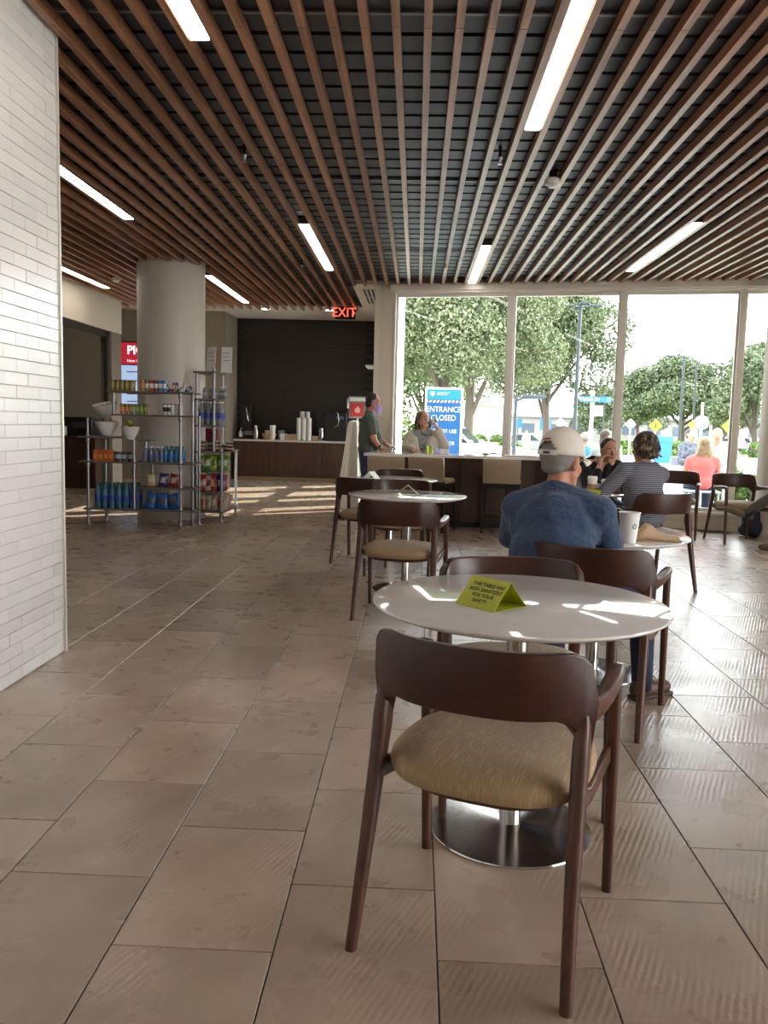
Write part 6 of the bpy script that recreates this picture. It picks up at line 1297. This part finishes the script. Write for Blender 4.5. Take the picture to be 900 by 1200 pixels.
# cars
carglass = mat('car_glass', (0.02, 0.025, 0.03), 0.08); tyre = mat('tyre', (0.015, 0.015, 0.015), 0.8); hub = mat('hubcap', (0.4, 0.4, 0.42), 0.3, 0.9)
def car(label, px, Y, L, Hc, m_, flip=1, deg=0, name='car', suv=True, dz=0):
    T = thing(name, label, 'car', (tx(px, Y), Y, gz(Y)+dz), math.radians(deg)); W_ = 1.8; f = flip
    low = [(-L/2, 0.35), (-L/2+0.02, 0.75), (-L/2+0.15, Hc*0.56), (-L*0.14, Hc*0.60), (L/2-0.25, Hc*0.60), (L/2, 0.85), (L/2, 0.35), (L*0.42, 0.25), (-L*0.42, 0.25)]
    up = [(-L*0.17, Hc*0.59), (-L*0.04, Hc*0.97), (L*0.10, Hc), (L*0.34 if suv else L*0.22, Hc*0.97), (L*0.47 if suv else L*0.38, Hc*0.59)]
    if f > 0: low = [(-u, v) for u, v in low][::-1]; up = [(-u, v) for u, v in up][::-1]
    B().prism(low, (0, W_/2, 0), (1, 0, 0), (0, 0, 1), W_).build('car_body', m_, T, bevel=0.08)
    B().prism(up, (0, W_/2-0.12, 0), (1, 0, 0), (0, 0, 1), W_-0.24).build('cabin', m_, T, bevel=0.06)
    for s in (-1, 1):
        gsh = [((u-sum(a_[0] for a_ in up)/5)*0.86+sum(a_[0] for a_ in up)/5, (v-Hc*0.80)*0.72+Hc*0.80) for u, v in up]
        B().prism(gsh, (0, s*(W_/2-0.115)+0.01, 0), (1, 0, 0), (0, 0, 1), 0.02).build('side_window', carglass, T, smooth=False)
        for wx in (-L*0.31, L*0.31):
            w_ = B().cyl((wx, s*(W_/2+0.01), 0.33), (wx, s*(W_/2-0.22), 0.33), 0.33, n=24).build('wheel', tyre, T); B().cyl((wx, s*(W_/2+0.025), 0.33), (wx, s*(W_/2), 0.33), 0.19, n=16).build('hubcap', hub, w_)
    wx0 = up[0] if f < 0 else up[-1]; wx1 = up[1] if f < 0 else up[-2]
    d = Vector((wx1[0]-wx0[0], 0, wx1[1]-wx0[1])); c = Vector((wx0[0], 0, wx0[1]))+d*0.5; nn = Vector((-d.z, 0, d.x)).normalized(); nn = nn if nn.x*(wx0[0]-wx1[0]) > 0 else -nn
    B().box(c+nn*0.012, (d.length*0.82, W_-0.45, 0.015), R=RF(d, (0, 1, 0))).build('windscreen', carglass, T, smooth=False)
    fx = (L/2 if f > 0 else -L/2)
    for s in (-1, 1): B().box((fx*0.985, s*0.65, 0.72), (0.12, 0.32, 0.14)).build('headlight', white_plastic, T, bevel=0.03); B().box(((-fx)*0.985, s*0.70, 0.80), (0.1, 0.2, 0.2)).build('tail_light', mat('tail_red', (0.3, 0.01, 0.01), .3), T, bevel=0.03)
    for s in (-1, 1): B().ell((up[0][0]*0.9 if f < 0 else up[-1][0]*0.9, s*(W_/2+0.05), Hc*0.66), (0.09, 0.10, 0.07)).build('wing_mirror', m_, T)
whcar = mat('car_white', (0.62, 0.68, 0.74), 0.25, coat=0.5); grcar = mat('car_grey', (0.20, 0.24, 0.29), 0.3, coat=0.5); bkcar = mat('car_black', (0.03, 0.03, 0.035), 0.3, coat=.5)
car('grey estate car parked across the grass by the person in white', 622, 62, 4.3, 1.45, grcar, 1, 0)
car('white saloon seen close behind the bar, only windscreen and bonnet in view', 533, 25.5, 4.4, 1.42, whcar, 1, -14, suv=False)
for k, px in enumerate((860, 884, 908)): car('small distant white car, %s of the row at the far right' % ('left', 'middle', 'right')[k], px, 88, 4.2, 1.4, whcar if k != 1 else grcar, 1, 90, suv=False)
car('distant car behind the woman in black, parked beyond the road', 762, 88, 4.3, 1.4, bkcar, -1, 0, suv=True)
# outdoor white table and people at it
T = thing('patio_table', 'long white patio table outside where the couple sits', 'table', (3.95, 12.75, -0.02), math.radians(-11))
B().box((0, 0, 0.735), (1.5, 0.8, 0.035)).build('tabletop', white_plastic, T, bevel=0.006)
for sx_ in (-1, 1):
    for sy_ in (-1, 1): B().cyl((sx_*0.66, sy_*0.33, 0), (sx_*0.66, sy_*0.33, 0.72), 0.022).build('leg', white_plastic, T)
def patio_chair(x, y, deg, label, back=True):
    T = thing('patio_chair', label, 'chair', (x, y, -0.02), math.radians(deg))
    B().box((0, 0, 0.44), (0.46, 0.44, 0.03)).build('seat', dgr, T, bevel=0.01); (B().box((0, -0.22, 0.68), (0.44, 0.025, 0.30)).build('backrest', dgr, T, bevel=0.01) if back else None)
    for sx_ in (-1, 1):
        for sy_ in (-1, 1): B().cyl((sx_*0.20, sy_*0.19, 0), (sx_*0.20, sy_*0.19, 0.43), 0.014).build('leg', dgr, T)
def P3(px, Y): return at(px, 515, Y)
pink = mat('coral_top', (0.75, 0.16, 0.15), 0.8); pblue = mat('pale_blue_shirt', (0.42, 0.46, 0.62), 0.8, stripes=(0, 13, (0.60, 0.62, 0.72))); straw = mat('long_blond_hair', (0.30, 0.19, 0.10), 0.6, noise=(9, (0.50, 0.33, 0.16), .45, .6), bump=(50, .8, .01)); wht = mat('white_shirt', (0.62, 0.62, 0.62), 0.85); rblue = mat('royal_tee', (0.03, 0.16, 0.50), 0.8); gtee = mat('grey_tee', (0.30, 0.31, 0.30), 0.85); dpl = mat('dark_plaid', (0.05, 0.06, 0.09), 0.85, noise=(20, (0.15, 0.15, 0.18), .4, .6))
def sitter(label, px, pyhead, Y, face, topm, skinm, hairp, hairm, sleeve=0.5, fat=1.0, vox=0.016, headyaw=0, lean=0.0, chairlab=None, hairlen=0):
    ztop = at(px, pyhead, Y).z; X_ = P3(px, Y).x; J = sit(0.48); dz = ztop-(J['head'][2]+0.12)+0.02
    for k in ('chest', 'neck', 'head', 'shL', 'shR', 'elL', 'elR', 'wrL', 'wrR'): x_, y_, z_ = J[k]; J[k] = (x_, y_+lean*(z_-0.6), z_+dz*(1.0 if k in ('head', 'neck', 'shL', 'shR') else 0.6))
    J['headR'] = RZ(headyaw)
    T = person(label, (X_, Y, -0.02), face, J, skinm, topm, sleeve, navy, (blackmatte, solem), fat=fat, vox=vox)
    H = Vector(J['head']); R_ = J['headR']
    if hairp: blob('hair', [('e', H+R_ @ Vector(c), r_, R_) for c, r_ in hairp], hairm, T, vox=0.012)
    face_parts(T, H, R_)
    if chairlab: patio_chair(X_-0.0, Y, face, chairlab, back='coral' not in chairlab)
    return T
full = [((0, -0.028, 0.035), (0.083, 0.092, 0.088)), ((0, -0.06, -0.03), (0.07, 0.05, 0.05))]
sitter('woman with long blond hair in a coral top outside, back to the window', 826, 511.5, 12.15, -10, pink, skin_red, [((0, -0.03, 0.03), (0.096, 0.10, 0.096)), ((0, -0.07, -0.06), (0.10, 0.062, 0.10)), ((0.05, -0.07, -0.13), (0.075, 0.05, 0.07)), ((-0.04, -0.07, -0.13), (0.075, 0.05, 0.06))], straw, 0.35, vox=0.014, chairlab='patio chair under the woman in coral')
sitter('older bald man in a pale striped shirt leaning in outside, facing the window', 839, 501, 13.35, 165, pblue, skin_red, [((0, -0.04, 0.01), (0.082, 0.075, 0.06))], greyh, 1.0, fat=1.1, vox=0.014, lean=0.25, chairlab='patio chair under the older bald man')
sitter('person in dark plaid outside, left of the coral woman', 808, 501.5, 15.2, 195, dpl, skin, full, darkh, 1.0, chairlab='patio chair under the person in dark plaid')
sitter('balding man in a royal blue tee outside, back to the window, left of the mullion', 686.5, 506, 14.3, 10, rblue, skin_red, [((0, -0.04, 0.0), (0.080, 0.072, 0.05))], greyh, 0.5, chairlab='patio chair under the man in royal blue')
sitter('dark-haired man in a grey tee outside beside the man in royal blue', 711, 503, 13.4, -15, gtee, skin, full, brownh, 0.5, headyaw=-60, chairlab='patio chair under the man in the grey tee')
T = thing('patio_table', 'small white patio table before the two men outside', 'table', (P3(735, 14.6).x, 14.6, -0.02)); B().cyl((0, 0, 0.70), (0, 0, 0.73), 0.55, n=40).build('tabletop', white_plastic, T); B().cyl((0, 0, 0), (0, 0, 0.70), 0.04).cyl((0, 0, 0), (0, 0, 0.02), 0.25, n=24).build('pole', dgr, T)
T = thing('sunglasses', 'black sunglasses lying on the small patio table', 'glasses', (P3(731, 14.35).x, 14.35, 0.71))
for s in (-1, 1): B().tube([(s*0.04+0.03*math.cos(q_), 0, 0.028+0.024*math.sin(q_)) for q_ in [2*PI*k/14 for k in range(15)]], 0.005, n=6).build('lens_rim', black, T)
B().tube([(-0.07, 0, 0.03), (-0.07, 0.12, 0.02)], 0.004).tube([(0.07, 0, 0.03), (0.07, 0.12, 0.02)], 0.004).build('temple_arm', black, T)
J = stand(); T = person('distant person all in white walking in front of the grey car', (tx(617.5, 56), 56, gz(56)), 170, J, skin, wht, 1.0, wht, (wht, solem), vox=0.03); blob('hair', [('e', Vector(J['head'])+Vector((0, -0.02, 0.03)), (0.085, 0.09, 0.09))], greyh, T, vox=0.02)
# bright cruise panel at the foot of the oak and a small flag-like white shape
T = thing('utility_box', 'pale pinkish utility box at the foot of the left oak', 'box', (tx(572, 40), 40, gz(40))); B().box((0, 0, 0.5), (1.0, 0.6, 1.0)).build('box_body', mat('pinkish_box', (0.60, 0.50, 0.47), .8), T, bevel=0.04); B().box((0, -0.31, 0.5), (0.9, 0.02, 0.8)).build('door', mat('pinkish_door', (0.55, 0.46, 0.43), .8), T, smooth=False)
